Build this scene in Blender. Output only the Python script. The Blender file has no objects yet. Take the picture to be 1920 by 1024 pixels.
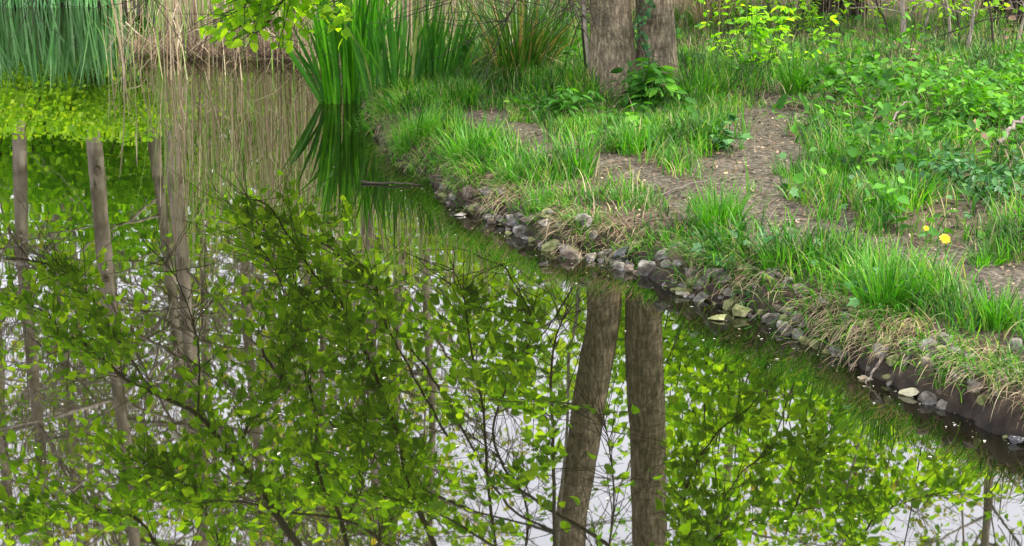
import bpy, math
import numpy as np
# ------------------------------------------------------------------ camera, sky, sun, exposure
SC = bpy.context.scene
COL = SC.collection
FPX, CX, CY, H = 3000.0, 960.0, 512.0, 1.6          # focal length in photo pixels, image centre, eye height over the water
PITCH = math.atan((CY + 300.0) / FPX)
cam = bpy.data.cameras.new('camera'); camo = bpy.data.objects.new('camera', cam); COL.objects.link(camo)
cam.sensor_width = 36; cam.lens = FPX / 1920 * 36; cam.clip_start = 0.1; cam.clip_end = 600
camo.location = (0, 0, H); camo.rotation_euler = (math.pi / 2 - PITCH, 0, 0)
SC.camera = camo
SUN = np.array([0.70, -0.12, 0.95]); SUN /= np.linalg.norm(SUN)
W = bpy.data.worlds.new('World'); SC.world = W; W.use_nodes = True
nt = W.node_tree; bg = nt.nodes['Background']
sky = nt.nodes.new('ShaderNodeTexSky'); sky.sky_type = 'NISHITA'; sky.sun_disc = False
sky.sun_elevation = math.asin(SUN[2]); sky.sun_rotation = math.atan2(SUN[0], SUN[1])
sky.dust_density = 4.0; sky.air_density = 1.0; sky.ozone_density = 1.0
wtc = nt.nodes.new('ShaderNodeTexCoord'); wn = nt.nodes.new('ShaderNodeTexNoise'); wn.inputs['Scale'].default_value = 2.2; wn.inputs['Detail'].default_value = 6
wr = nt.nodes.new('ShaderNodeValToRGB'); wr.color_ramp.elements[0].position = .3; wr.color_ramp.elements[0].color = (.8, .8, .8, 1); wr.color_ramp.elements[1].position = .62
wm = nt.nodes.new('ShaderNodeMix'); wm.data_type = 'RGBA'; wm.clamp_result = False; wm.inputs[7].default_value = (10.8, 10.6, 11.9, 1)      # thin bright cloud
nt.links.new(wtc.outputs['Generated'], wn.inputs['Vector']); nt.links.new(wn.outputs['Fac'], wr.inputs[0]); nt.links.new(wr.outputs[0], wm.inputs[0])
nt.links.new(sky.outputs[0], wm.inputs[6]); nt.links.new(wm.outputs[2], bg.inputs[0]); bg.inputs[1].default_value = 0.15
sl = bpy.data.lights.new('sun', 'SUN'); sl.energy = 5.0; sl.angle = math.radians(3); sl.color = (1.0, 0.94, 0.82)
so = bpy.data.objects.new('sun', sl); COL.objects.link(so)
from mathutils import Vector
so.rotation_euler = Vector(SUN).to_track_quat('Z', 'Y').to_euler(); so.location = (20, 6, 30)
SC.view_settings.view_transform = 'Standard'; SC.view_settings.look = 'None'
SC.view_settings.exposure = 0.92; SC.view_settings.gamma = 1
SC.cycles.max_bounces = 7; SC.cycles.diffuse_bounces = 3; SC.cycles.glossy_bounces = 3
SC.cycles.transmission_bounces = 4; SC.cycles.sample_clamp_indirect = 4
SC.cycles.use_denoising = True

rng = np.random.default_rng(11)
A = np.array
def U(a, b, n=None): return rng.uniform(a, b, n)

# ------------------------------------------------------------------ photo pixel -> place
ca, sa = math.cos(PITCH), math.sin(PITCH)
def ray(px, py):
    x = px - CX; u = CY - py
    return A([x, FPX * ca + u * sa, -FPX * sa + u * ca])
def at_depth(px, py, D):                   # point at distance D seen directly
    d = ray(px, py); return A([0, 0, H]) + d * (D / d[1])
def mirrored(px, py, D):                   # point at distance D seen in the water
    d = ray(px, py); d = d * A([1, 1, -1]); return A([0, 0, -H]) + d * (D / d[1])
def on_z(px, py, z=0.0):
    d = ray(px, py); return A([0, 0, H]) + d * ((z - H) / d[2])

# ------------------------------------------------------------------ noise
def _hash(ix, iy, iz, seed):
    n = (ix * 374761393 + iy * 668265263 + iz * 2147483647 + seed * 974711) & 0x7fffffff
    n = ((n ^ (n >> 13)) * 1274126177) & 0x7fffffff
    return ((n ^ (n >> 16)) & 0xffff) / 65535.0
def vnoise(p, seed=0):
    p = np.asarray(p, float); i = np.floor(p).astype(np.int64); f = p - i; f = f * f * (3 - 2 * f)
    r = 0
    for dx in (0, 1):
        wx = f[..., 0] if dx else 1 - f[..., 0]
        for dy in (0, 1):
            wy = f[..., 1] if dy else 1 - f[..., 1]
            for dz in (0, 1):
                wz = f[..., 2] if dz else 1 - f[..., 2]
                r = r + wx * wy * wz * _hash(i[..., 0] + dx, i[..., 1] + dy, i[..., 2] + dz, seed)
    return r * 2 - 1
def fbm(p, seed=0, o=4):
    p = np.asarray(p, float); r = 0; a = 0.5
    for k in range(o): r = r + a * vnoise(p * 2 ** k, seed + k); a *= 0.5
    return r
def P3(x, y, z=0.0): return np.stack([x, y, np.zeros_like(x) + z], -1)

# ------------------------------------------------------------------ mesh building
class MB:
    def __init__(s): s.v = []; s.l = []; s.c = []; s.m = []; s.o = 0
    def add(s, V, *Fs, mat=0):
        V = np.asarray(V, float).reshape(-1, 3); s.v.append(V)
        for F in Fs:
            F = np.asarray(F, np.int64)
            if F.size == 0: continue
            s.l.append((F + s.o).ravel()); s.c.append(np.full(len(F), F.shape[1])); s.m.append(np.full(len(F), mat))
        s.o += len(V)
    def build(s, name, mats, parent=None, smooth=True):
        V = np.concatenate(s.v); L = np.concatenate(s.l); Cn = np.concatenate(s.c); M = np.concatenate(s.m)
        org = np.zeros(3)
        if parent is None:
            org = V.mean(0).copy(); org[2] = V[:, 2].min(); V = V - org
        else: V = V - np.array(parent.get('_w', [0, 0, 0]))
        me = bpy.data.meshes.new(name)
        me.vertices.add(len(V)); me.vertices.foreach_set('co', V.ravel())
        me.loops.add(len(L)); me.loops.foreach_set('vertex_index', L.astype(np.int32))
        me.polygons.add(len(Cn))
        me.polygons.foreach_set('loop_start', np.concatenate([[0], np.cumsum(Cn)[:-1]]).astype(np.int32))
        me.polygons.foreach_set('loop_total', Cn.astype(np.int32))
        for m in (mats if isinstance(mats, (list, tuple)) else [mats]): me.materials.append(m)
        me.polygons.foreach_set('material_index', M.astype(np.int32))
        me.update(calc_edges=True)
        me.polygons.foreach_set('use_smooth', np.full(len(Cn), smooth))
        o = bpy.data.objects.new(name, me); COL.objects.link(o)
        if parent is None: o.location = org
        else: o.parent = parent
        return o
def empty(name, loc):
    o = bpy.data.objects.new(name, None); COL.objects.link(o); o.location = loc; o['_w'] = [float(q) for q in loc]
    o.empty_display_size = 0.1
    return o
def tag(o, label=None, cat=None, group=None, kind=None):
    if label: o['label'] = label
    if cat: o['category'] = cat
    if group: o['group'] = group
    if kind: o['kind'] = kind
    return o

def norm(v): return v / np.maximum(np.linalg.norm(v, axis=-1, keepdims=True), 1e-9)
def frames(a, n):                       # leaf axis a, leaf normal n
    a = norm(a); b = norm(np.cross(n, a)); n = np.cross(a, b)
    return np.stack([a, b, n], -1)
def inst(mb, T, pos, R, sc, mat=0):
    V, Fs = T; V = A(V, float); k = len(pos)
    sc = np.broadcast_to(np.asarray(sc, float), (k,))
    out = np.einsum('kij,nj->kni', R, V) * sc[:, None, None] + pos[:, None, :]
    off = (np.arange(k) * len(V))[:, None, None]
    mb.add(out, *[(A(F)[None] + off).reshape(-1, len(F[0])) for F in Fs], mat=mat)
def blades(mb, base, az, th0, th1, L, w, seg=4, prof='grass', mat=0, roll=0.0, pw=1.4):
    k = len(base); az, th0, th1, L, w = [np.broadcast_to(np.asarray(q, float), (k,)) for q in (az, th0, th1, L, w)]
    p = base.copy(); pts = [p]
    for j in range(seg):
        t = (j + 0.5) / seg; th = th0 + th1 * t ** pw
        d = np.stack([np.sin(th) * np.cos(az), np.sin(th) * np.sin(az), np.cos(th)], -1)
        p = p + d * (L / seg)[:, None]; pts.append(p)
    pts = np.stack(pts, 1)
    ar = az + np.pi / 2 + roll
    side = np.stack([np.cos(ar), np.sin(ar), np.zeros(k)], -1)
    t = np.linspace(0, 1, seg + 1)
    pr = {'grass': (1 - t) ** 0.6 * 0.95 + 0.05, 'iris': np.clip(np.minimum(0.62 + 0.8 * t, 2.6 * (1.02 - t)), .04, 1), 'stem': 1 - 0.5 * t}[prof]
    hw = (w[:, None] * pr[None] * 0.5)[..., None] * side[:, None, :]
    V = np.stack([pts - hw, pts + hw], 2).reshape(k, -1, 3)
    j = np.arange(seg); f = np.stack([2 * j, 2 * j + 1, 2 * j + 3, 2 * j + 2], -1)
    F = (f[None] + (np.arange(k) * 2 * (seg + 1))[:, None, None]).reshape(-1, 4)
    mb.add(V, F, mat=mat); return pts
def spline(P, n):
    P = A(P, float); P = np.vstack([2 * P[0] - P[1], P, 2 * P[-1] - P[-2]])
    out = []; m = len(P) - 3; ts = np.linspace(0, m - 1e-6, n)
    for t in ts:
        i = int(t); u = t - i; a, b, c, d = P[i:i + 4]
        out.append(0.5 * (2 * b + (c - a) * u + (2 * a - 5 * b + 4 * c - d) * u * u + (3 * b - a - 3 * c + d) * u ** 3))
    return A(out)
def tube(mb, pts, rad, sides=6, mat=0, cap=True, disp=None):
    pts = A(pts, float); n = len(pts); rad = np.broadcast_to(np.asarray(rad, float), (n,))
    tg = norm(np.gradient(pts, axis=0)); ref = A([0.3, 1, 0.1]) if abs(tg[0][2]) > .7 else A([0, 0, 1.0])
    b1 = norm(np.cross(tg, ref)); b2 = np.cross(tg, b1)
    a = np.linspace(0, 2 * np.pi, sides, endpoint=False)
    V = pts[:, None] + rad[:, None, None] * (np.cos(a)[None, :, None] * b1[:, None] + np.sin(a)[None, :, None] * b2[:, None])
    if disp is not None:
        nrm = norm(V - pts[:, None]); V = V + nrm * disp(V, a)[..., None]
    i = np.arange(n - 1)[:, None] * sides; j = np.arange(sides)[None]; j2 = (j + 1) % sides
    F = np.stack([i + j, i + j2, i + sides + j2, i + sides + j], -1).reshape(-1, 4)
    mb.add(V, F, mat=mat)
    if cap: mb.add(V[-1], [list(range(sides))], mat=mat)
def sticks(mb, p0, p1, r0, r1, mat=0, bow=0.0):      # many thin three-sided twigs at once
    k = len(p0); d = norm(p1 - p0); b1 = norm(np.cross(d, A([0.31, 0.2, 0.93]))); b2 = np.cross(d, b1)
    mid = (p0 + p1) / 2 + (b1 * U(-1, 1, k)[:, None] + b2 * U(-1, 1, k)[:, None]) * np.linalg.norm(p1 - p0, axis=1)[:, None] * bow
    r0, r1 = np.broadcast_to(r0, (k,)), np.broadcast_to(r1, (k,))
    V = []
    for p, r in ((p0, r0), (mid, (r0 + r1) / 2), (p1, r1)):
        for q in range(3):
            a = q * 2 * np.pi / 3; V.append(p + r[:, None] * (np.cos(a) * b1 + np.sin(a) * b2))
    V = np.stack(V, 1); f = [[q + 3 * s, (q + 1) % 3 + 3 * s, (q + 1) % 3 + 3 + 3 * s, q + 3 + 3 * s] for s in (0, 1) for q in range(3)]
    F = (A(f)[None] + (np.arange(k) * 9)[:, None, None]).reshape(-1, 4)
    mb.add(V, F, mat=mat)

# leaf templates: length along x from the stalk, unit length
HEART = ([(-.02,0,0),(.3,0,-.02),(.65,0,-.01),(1.02,0,-.08), (-.1,.2,.03),(.12,.44,.08),(.45,.45,.09),(.78,.24,.02), (-.1,-.2,.03),(.12,-.44,.08),(.45,-.45,.09),(.78,-.24,.02)],
         [[(0,1,5,4),(1,2,6,5),(1,0,8,9),(2,1,9,10)], [(2,7,6),(2,3,7),(2,10,11),(2,11,3)]])
HEARTQ = ([(0,0,0),(.35,0,-.03),(1,0,-.06),(.1,.4,.07),(.55,.42,.08),(.1,-.4,.07),(.55,-.42,.08)], [[(0,1,4,3),(1,0,5,6)], [(1,2,4),(1,6,2)]])
OVAL = ([(0,0,0),(.4,0,-.03),(1,0,-.1),(.2,.2,.03),(.6,.22,.02),(.2,-.2,.03),(.6,-.22,.02)], [[(0,1,4,3),(1,0,5,6)], [(1,2,4),(1,6,2)]])
def _lobes(tips, notch):
    V = [(0.3, 0, 0)]; n = len(tips); out = []
    for i, (a, r) in enumerate(tips):
        out.append((0.3 + r * math.cos(a), r * math.sin(a), -.07 * r))
        if i < n - 1: b = (a + tips[i + 1][0]) / 2; out.append((0.3 + notch * math.cos(b), notch * math.sin(b), .03))
    out.append((0, 0, 0)); V += out; m = len(out)
    return (V, [[(0, 1 + i, 1 + (i + 1) % m) for i in range(m)]])
HEART2 = ([(p_[0], p_[1] * .8, p_[2] + abs(p_[1]) * .55 - .12 * p_[0] ** 2) for p_ in HEART[0]], HEART[1])
IVY = _lobes([(-2.2,.4),(-1.15,.5),(0,.72),(1.15,.5),(2.2,.4)], .33)
MAPLE = _lobes([(-2.1,.45),(-1.6,.42),(-1.0,.62),(-.5,.5),(0,.72),(.5,.5),(1.0,.62),(1.6,.42),(2.1,.45)], .3)
FLAT = ([(0,-.3,0),(1,-.35,.05),(1.1,.3,0),(.1,.35,.08)], [[(0,1,2,3)]])

def leafrot(n, tilt=0.6, face=None, droop=0.4):
    az = U(0, 2 * np.pi, n); a = np.stack([np.cos(az), np.sin(az), -np.abs(rng.normal(droop, .35, n))], -1)
    nn = np.stack([rng.normal(0, tilt, n), rng.normal(0, tilt, n), np.ones(n)], -1)
    if face is not None: nn = nn + A(face)
    return frames(a, norm(nn))

# ------------------------------------------------------------------ materials
def newmat(name):
    m = bpy.data.materials.new(name); m.use_nodes = True; t = m.node_tree; t.nodes.clear()
    return m, t, t.nodes.new('ShaderNodeOutputMaterial')
def ramp(t, fac, stops):
    r = t.nodes.new('ShaderNodeValToRGB'); e = r.color_ramp.elements
    while len(e) < len(stops): e.new(0.5)
    for q, (p, c) in zip(e, stops): q.position = p; q.color = (*c, 1)
    t.links.new(fac, r.inputs[0]); return r.outputs[0]
def leafmat(name, stops, trans=0.45, rough=0.45, spec=0.35, tcol=(1.5, 1.5, .45), patch=0):
    m, t, out = newmat(name); L = t.links
    g = t.nodes.new('ShaderNodeNewGeometry'); c = ramp(t, g.outputs['Random Per Island'], stops)
    nz = t.nodes.new('ShaderNodeTexNoise'); nz.inputs['Scale'].default_value = 38; nz.inputs['Detail'].default_value = 3
    tc = t.nodes.new('ShaderNodeTexCoord'); L.new(tc.outputs['Object'], nz.inputs['Vector'])
    mx = t.nodes.new('ShaderNodeMix'); mx.data_type = 'RGBA'; mx.blend_type = 'MULTIPLY'; mx.inputs[0].default_value = .5
    v = ramp(t, nz.outputs['Fac'], [(.3, (.6, .65, .6)), (.7, (1.25, 1.2, 1.15))]); L.new(c, mx.inputs[6]); L.new(v, mx.inputs[7])
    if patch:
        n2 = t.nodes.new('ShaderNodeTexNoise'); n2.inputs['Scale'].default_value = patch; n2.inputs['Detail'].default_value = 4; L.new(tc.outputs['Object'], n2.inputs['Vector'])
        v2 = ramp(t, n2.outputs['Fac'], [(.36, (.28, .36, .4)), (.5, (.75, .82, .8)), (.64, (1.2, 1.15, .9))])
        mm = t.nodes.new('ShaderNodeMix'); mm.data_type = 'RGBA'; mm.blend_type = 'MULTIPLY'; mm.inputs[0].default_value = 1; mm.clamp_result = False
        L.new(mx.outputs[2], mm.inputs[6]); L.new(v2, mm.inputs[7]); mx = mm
    p = t.nodes.new('ShaderNodeBsdfPrincipled'); L.new(mx.outputs[2], p.inputs['Base Color'])
    p.inputs['Roughness'].default_value = rough; p.inputs['Specular IOR Level'].default_value = spec
    tr = t.nodes.new('ShaderNodeBsdfTranslucent')
    m2 = t.nodes.new('ShaderNodeMix'); m2.data_type = 'RGBA'; m2.blend_type = 'MULTIPLY'; m2.inputs[0].default_value = 1; m2.clamp_result = False
    L.new(mx.outputs[2], m2.inputs[6]); m2.inputs[7].default_value = (*tcol, 1); L.new(m2.outputs[2], tr.inputs[0])
    ms = t.nodes.new('ShaderNodeMixShader'); ms.inputs[0].default_value = trans
    L.new(p.outputs[0], ms.inputs[1]); L.new(tr.outputs[0], ms.inputs[2]); L.new(ms.outputs[0], out.inputs[0]); return m
def roughmat(name, stops, scale=12, rough=.85, bump=.4, stretch=(1, 1, 1), detail=8, dist=0.02, stops2=None, scale2=3, spec=.3, wet=None):
    m, t, out = newmat(name); L = t.links
    tc = t.nodes.new('ShaderNodeTexCoord'); mp = t.nodes.new('ShaderNodeMapping'); mp.inputs['Scale'].default_value = stretch
    L.new(tc.outputs['Object'], mp.inputs[0])
    nz = t.nodes.new('ShaderNodeTexNoise'); nz.inputs['Scale'].default_value = scale; nz.inputs['Detail'].default_value = detail
    nz.inputs['Roughness'].default_value = .65; L.new(mp.outputs[0], nz.inputs['Vector'])
    c = ramp(t, nz.outputs['Fac'], stops)
    if stops2:
        n2 = t.nodes.new('ShaderNodeTexNoise'); n2.inputs['Scale'].default_value = scale2; n2.inputs['Detail'].default_value = 6
        L.new(tc.outputs['Object'], n2.inputs['Vector']); c2 = ramp(t, n2.outputs['Fac'], stops2)
        mx = t.nodes.new('ShaderNodeMix'); mx.data_type = 'RGBA'; mx.blend_type = 'MULTIPLY'; mx.inputs[0].default_value = 1
        L.new(c, mx.inputs[6]); L.new(c2, mx.inputs[7]); c = mx.outputs[2]
    p = t.nodes.new('ShaderNodeBsdfPrincipled'); p.inputs['Roughness'].default_value = rough; p.inputs['Specular IOR Level'].default_value = spec
    L.new(c, p.inputs['Base Color'])
    b = t.nodes.new('ShaderNodeBump'); b.inputs['Strength'].default_value = bump; b.inputs['Distance'].default_value = dist
    L.new(nz.outputs['Fac'], b.inputs['Height']); L.new(b.outputs[0], p.inputs['Normal']); L.new(p.outputs[0], out.inputs[0]); return m

M = {}
M['linden'] = leafmat('linden_leaf', [(0, (.08, .21, .009)), (.5, (.2, .41, .018)), (1, (.36, .56, .032))], .7, .5, .22, (1.75, 1.65, .5))
M['far_leaf'] = leafmat('far_leaf', [(0, (.12, .28, .015)), (.6, (.25, .46, .03)), (1, (.42, .56, .05))], .5, .6, .2)
M['shrub_leaf'] = leafmat('shrub_leaf', [(0, (.13, .32, .012)), (.6, (.26, .54, .025)), (1, (.42, .66, .04))], .65, .6, .2)
M['yellow_leaf'] = leafmat('yellow_leaf', [(0, (.2, .32, .02)), (.6, (.45, .46, .05)), (1, (.62, .48, .06))], .55)
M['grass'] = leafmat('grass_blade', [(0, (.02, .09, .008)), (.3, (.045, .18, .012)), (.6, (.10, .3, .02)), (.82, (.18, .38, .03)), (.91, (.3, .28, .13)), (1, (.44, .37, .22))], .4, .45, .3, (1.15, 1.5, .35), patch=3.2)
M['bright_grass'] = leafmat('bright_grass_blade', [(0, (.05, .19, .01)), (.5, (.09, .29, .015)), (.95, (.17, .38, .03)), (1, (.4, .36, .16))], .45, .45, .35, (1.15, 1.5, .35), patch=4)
M['straw'] = leafmat('straw_blade', [(0, (.22, .17, .1)), (.5, (.38, .3, .18)), (1, (.55, .46, .3))], .3, .6, .3, (1.1, 1, .8))
M['reed'] = leafmat('reed_stem', [(0, (.16, .11, .07)), (.3, (.33, .26, .17)), (.7, (.5, .42, .3)), (.78, (.14, .27, .05)), (1, (.18, .36, .04))], .25, .6, .3, (1.1, 1, .8))
M['iris'] = leafmat('iris_leaf', [(0, (.02, .11, .004)), (.5, (.045, .2, .006)), (1, (.10, .32, .012))], .45, .5, .2)
M['iris_blue'] = leafmat('blue_green_iris_leaf', [(0, (.02, .09, .008)), (.5, (.035, .15, .014)), (.9, (.08, .23, .02)), (1, (.35, .28, .14))], .4, .5, .2)
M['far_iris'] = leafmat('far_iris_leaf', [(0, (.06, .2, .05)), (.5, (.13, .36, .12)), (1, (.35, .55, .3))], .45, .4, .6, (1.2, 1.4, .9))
M['sedge'] = leafmat('dark_sedge_leaf', [(0, (.02, .06, .008)), (.6, (.045, .14, .015)), (.85, (.09, .19, .02)), (.9, (.28, .18, .08)), (1, (.4, .28, .14))], .3, .4, .5)
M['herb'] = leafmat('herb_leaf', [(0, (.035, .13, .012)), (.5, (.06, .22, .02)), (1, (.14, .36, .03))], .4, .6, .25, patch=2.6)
M['ivy'] = leafmat('ivy_leaf', [(0, (.015, .07, .018)), (.6, (.03, .13, .03)), (1, (.08, .2, .05))], .2, .5, .35)
M['maple'] = leafmat('maple_leaf', [(0, (.12, .3, .02)), (1, (.22, .42, .03))], .5)
M['dead'] = leafmat('dead_leaf', [(0, (.05, .03, .018)), (.6, (.14, .09, .055)), (1, (.36, .28, .19))], .15, .7, .3, (1, 1, 1))
M['russet'] = leafmat('russet_leaf', [(0, (.2, .07, .03)), (1, (.4, .2, .08))], .3, .5, .4, (1.2, 1, .6))
M['petal'] = leafmat('petal', [(0, (.3, .29, .22)), (.6, (.5, .5, .44)), (1, (.28, .22, .12))], .2, .5, .4, (1, 1, 1))
M['yellow'] = leafmat('flower_yellow', [(0, (.85, .48, .01)), (1, (.95, .62, .02))], .2, .5, .3, (1, 1, .6))
M['wood'] = roughmat('twig_bark', [(.3, (.02, .016, .012)), (.7, (.06, .048, .036))], 20)
M['grey_twig'] = roughmat('grey_twig_bark', [(.3, (.16, .135, .11)), (.7, (.38, .33, .28))], 20)
M['knot'] = roughmat('knot_bark', [(.3, (.05, .038, .028)), (.7, (.16, .125, .095))], 14)
M['old_stick'] = roughmat('weathered_stick', [(.3, (.06, .05, .04)), (.7, (.2, .17, .14))], 30)
M['far_bark'] = roughmat('far_bark', [(.3, (.13, .105, .08)), (.5, (.3, .25, .195)), (.7, (.48, .41, .33))], 7, stretch=(1, 1, .3), bump=.7, dist=.03, stops2=[(.36, (.4, .4, .34)), (.55, (1, 1, 1))], scale2=2.6)
M['stone'] = roughmat('stone', [(.35, (.05, .047, .042)), (.5, (.17, .16, .15)), (.68, (.4, .4, .4))], 16, bump=.5, dist=.01, stops2=[(.4, (.3, .33, .17)), (.5, (.8, .78, .72)), (.7, (1, 1, 1.05))], scale2=9, rough=.75)
M['brown_stone'] = roughmat('brown_stone', [(.35, (.04, .03, .022)), (.5, (.12, .095, .07)), (.68, (.26, .22, .17))], 18, bump=.6, dist=.01)
M['pale_stone'] = roughmat('pale_stone', [(.3, (.3, .28, .16)), (.7, (.58, .56, .38))], 25, bump=.6)
M['dark_stone'] = roughmat('dark_wet_stone', [(.3, (.01, .012, .014)), (.7, (.05, .05, .05))], 12, bump=.5, rough=.2, spec=.6)
M['moss_stone'] = roughmat('mossy_stone', [(.3, (.05, .07, .02)), (.5, (.15, .16, .06)), (.7, (.3, .3, .18))], 25, bump=.9)
M['soil'] = roughmat('soil', [(.3, (.028, .02, .012)), (.5, (.07, .05, .032)), (.7, (.15, .11, .075))], 26, bump=.9, dist=.015, stops2=[(.35, (.5, .5, .45)), (.6, (1, 1, 1))], scale2=4)
_t = M['soil'].node_tree; _p = [q for q in _t.nodes if q.type == 'BSDF_PRINCIPLED'][0]; _c = _p.inputs['Base Color'].links[0].from_socket
_g = _t.nodes.new('ShaderNodeNewGeometry'); _x = _t.nodes.new('ShaderNodeSeparateXYZ'); _t.links.new(_g.outputs['Position'], _x.inputs[0])
_r = ramp(_t, _x.outputs['Z'], [(.02, (.3, .3, .27)), (.10, (.75, .72, .66)), (.17, (1, 1, 1))]); _m = _t.nodes.new('ShaderNodeMix'); _m.data_type = 'RGBA'; _m.blend_type = 'MULTIPLY'; _m.inputs[0].default_value = 1
_t.links.new(_c, _m.inputs[6]); _t.links.new(_r, _m.inputs[7]); _t.links.new(_m.outputs[2], _p.inputs['Base Color'])     # mud soaked by the pond
M['path'] = roughmat('trodden_earth', [(.3, (.022, .018, .012)), (.5, (.075, .063, .044)), (.68, (.19, .165, .125))], 48, bump=1, dist=.02, stops2=[(.3, (.6, .57, .52)), (.6, (1, 1, 1))], scale2=6)

def barkmat():
    m, t, out = newmat('tree_bark'); L = t.links
    tc = t.nodes.new('ShaderNodeTexCoord')
    def nz(scale, st, det=8, r=.65):
        mp = t.nodes.new('ShaderNodeMapping'); mp.inputs['Scale'].default_value = st; L.new(tc.outputs['Object'], mp.inputs[0])
        n = t.nodes.new('ShaderNodeTexNoise'); n.inputs['Scale'].default_value = scale; n.inputs['Detail'].default_value = det; n.inputs['Roughness'].default_value = r
        L.new(mp.outputs[0], n.inputs['Vector']); return n.outputs['Fac']
    fine = nz(60, (1, 1, .24)); big = nz(7, (1, 1, .6)); rings = nz(7, (.6, .6, 2.4), 4, .6)
    c = ramp(t, fine, [(.32, (.06, .048, .036)), (.5, (.165, .132, .094)), (.68, (.36, .295, .215))])
    c2 = ramp(t, big, [(.36, (.55, .58, .48)), (.5, (.9, .9, .85)), (.66, (1.15, 1.1, 1.05))])
    c3 = ramp(t, rings, [(.30, (.5, .48, .45)), (.40, (1, 1, 1))])
    def mul(a, b):
        mx = t.nodes.new('ShaderNodeMix'); mx.data_type = 'RGBA'; mx.blend_type = 'MULTIPLY'; mx.inputs[0].default_value = 1
        L.new(a, mx.inputs[6]); L.new(b, mx.inputs[7]); return mx.outputs[2]
    c = mul(mul(c, c2), c3)
    p = t.nodes.new('ShaderNodeBsdfPrincipled'); p.inputs['Roughness'].default_value = .85; p.inputs['Specular IOR Level'].default_value = .2
    L.new(c, p.inputs['Base Color'])
    b = t.nodes.new('ShaderNodeBump'); b.inputs['Strength'].default_value = .8; b.inputs['Distance'].default_value = .012; L.new(fine, b.inputs['Height'])
    b2 = t.nodes.new('ShaderNodeBump'); b2.inputs['Strength'].default_value = .6; b2.inputs['Distance'].default_value = .03; L.new(rings, b2.inputs['Height']); L.new(b.outputs[0], b2.inputs['Normal'])
    L.new(b2.outputs[0], p.inputs['Normal']); L.new(p.outputs[0], out.inputs[0]); return m
M['bark'] = barkmat()

def watermat():
    m, t, out = newmat('pond_water'); L = t.links
    tc = t.nodes.new('ShaderNodeTexCoord')
    def bump(scale, st, dist, prev=None):
        mp = t.nodes.new('ShaderNodeMapping'); mp.inputs['Scale'].default_value = st; L.new(tc.outputs['Object'], mp.inputs[0])
        n = t.nodes.new('ShaderNodeTexNoise'); n.inputs['Scale'].default_value = scale; n.inputs['Detail'].default_value = 2
        L.new(mp.outputs[0], n.inputs['Vector'])
        b = t.nodes.new('ShaderNodeBump'); b.inputs['Strength'].default_value = 1; b.inputs['Distance'].default_value = dist
        L.new(n.outputs['Fac'], b.inputs['Height'])
        if prev: L.new(prev, b.inputs['Normal'])
        return b.outputs[0]
    nb = bump(1.6, (.7, 1.2, 1), .0008); nb = bump(9, (.7, 1.2, 1), .00003, nb)
    fr = t.nodes.new('ShaderNodeFresnel'); fr.inputs[0].default_value = WATER_IOR; L.new(nb, fr.inputs['Normal'])
    gl = t.nodes.new('ShaderNodeBsdfGlossy'); gl.inputs['Roughness'].default_value = .014; gl.inputs[0].default_value = (.97, .98, .95, 1); L.new(nb, gl.inputs['Normal'])
    df = t.nodes.new('ShaderNodeBsdfDiffuse'); df.inputs[0].default_value = (.0045, .0045, .0015, 1)
    ms = t.nodes.new('ShaderNodeMixShader'); L.new(fr.outputs[0], ms.inputs[0]); L.new(df.outputs[0], ms.inputs[1]); L.new(gl.outputs[0], ms.inputs[2])
    L.new(ms.outputs[0], out.inputs[0]); return m
WATER_IOR = 2.6
M['water'] = watermat()

# ------------------------------------------------------------------ the pond's outline and the land round it
WL = [(-300,14),(120,15),(200,17),(245,28),(275,60),(298,104),(450,108),(600,112),(640,150),(688,205),(700,260),(740,310),(800,350),(850,392),(900,412),(960,440),(1010,462),
      (1060,488),(1130,503),(1200,522),(1260,548),(1330,572),(1400,600),(1480,632),(1540,668),(1620,700),(1700,735),(1760,765),(1830,792),(1900,818),(1990,852),(2200,930)]
WL = [(x, y - 7 if 780 < x < 1900 else y) for x, y in WL]
SH = [tuple(on_z(x, y)[:2]) for x, y in WL]
POND = A(SH + [(2.1, 3.0), (2.0, 1.6), (1.0, .7), (-2, .5), (-8, .6), (-14, 3), (-15, 10), (-11, 14.5)])
def sdist(x, y):                       # distance to the shore, positive on land
    x = np.asarray(x, float); y = np.asarray(y, float); d = np.full(x.shape, 1e9); ins = np.zeros(x.shape, bool)
    for i in range(len(POND)):
        a = POND[i]; b = POND[(i + 1) % len(POND)]; e = b - a
        t = np.clip(((x - a[0]) * e[0] + (y - a[1]) * e[1]) / (e @ e), 0, 1)
        d = np.minimum(d, np.hypot(x - a[0] - t * e[0], y - a[1] - t * e[1]))
        c = ((a[1] > y) != (b[1] > y)) & (x < (b[0] - a[0]) * (y - a[1]) / (b[1] - a[1] + 1e-12) + a[0]); ins ^= c
    return np.where(ins, -d, d)
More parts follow.
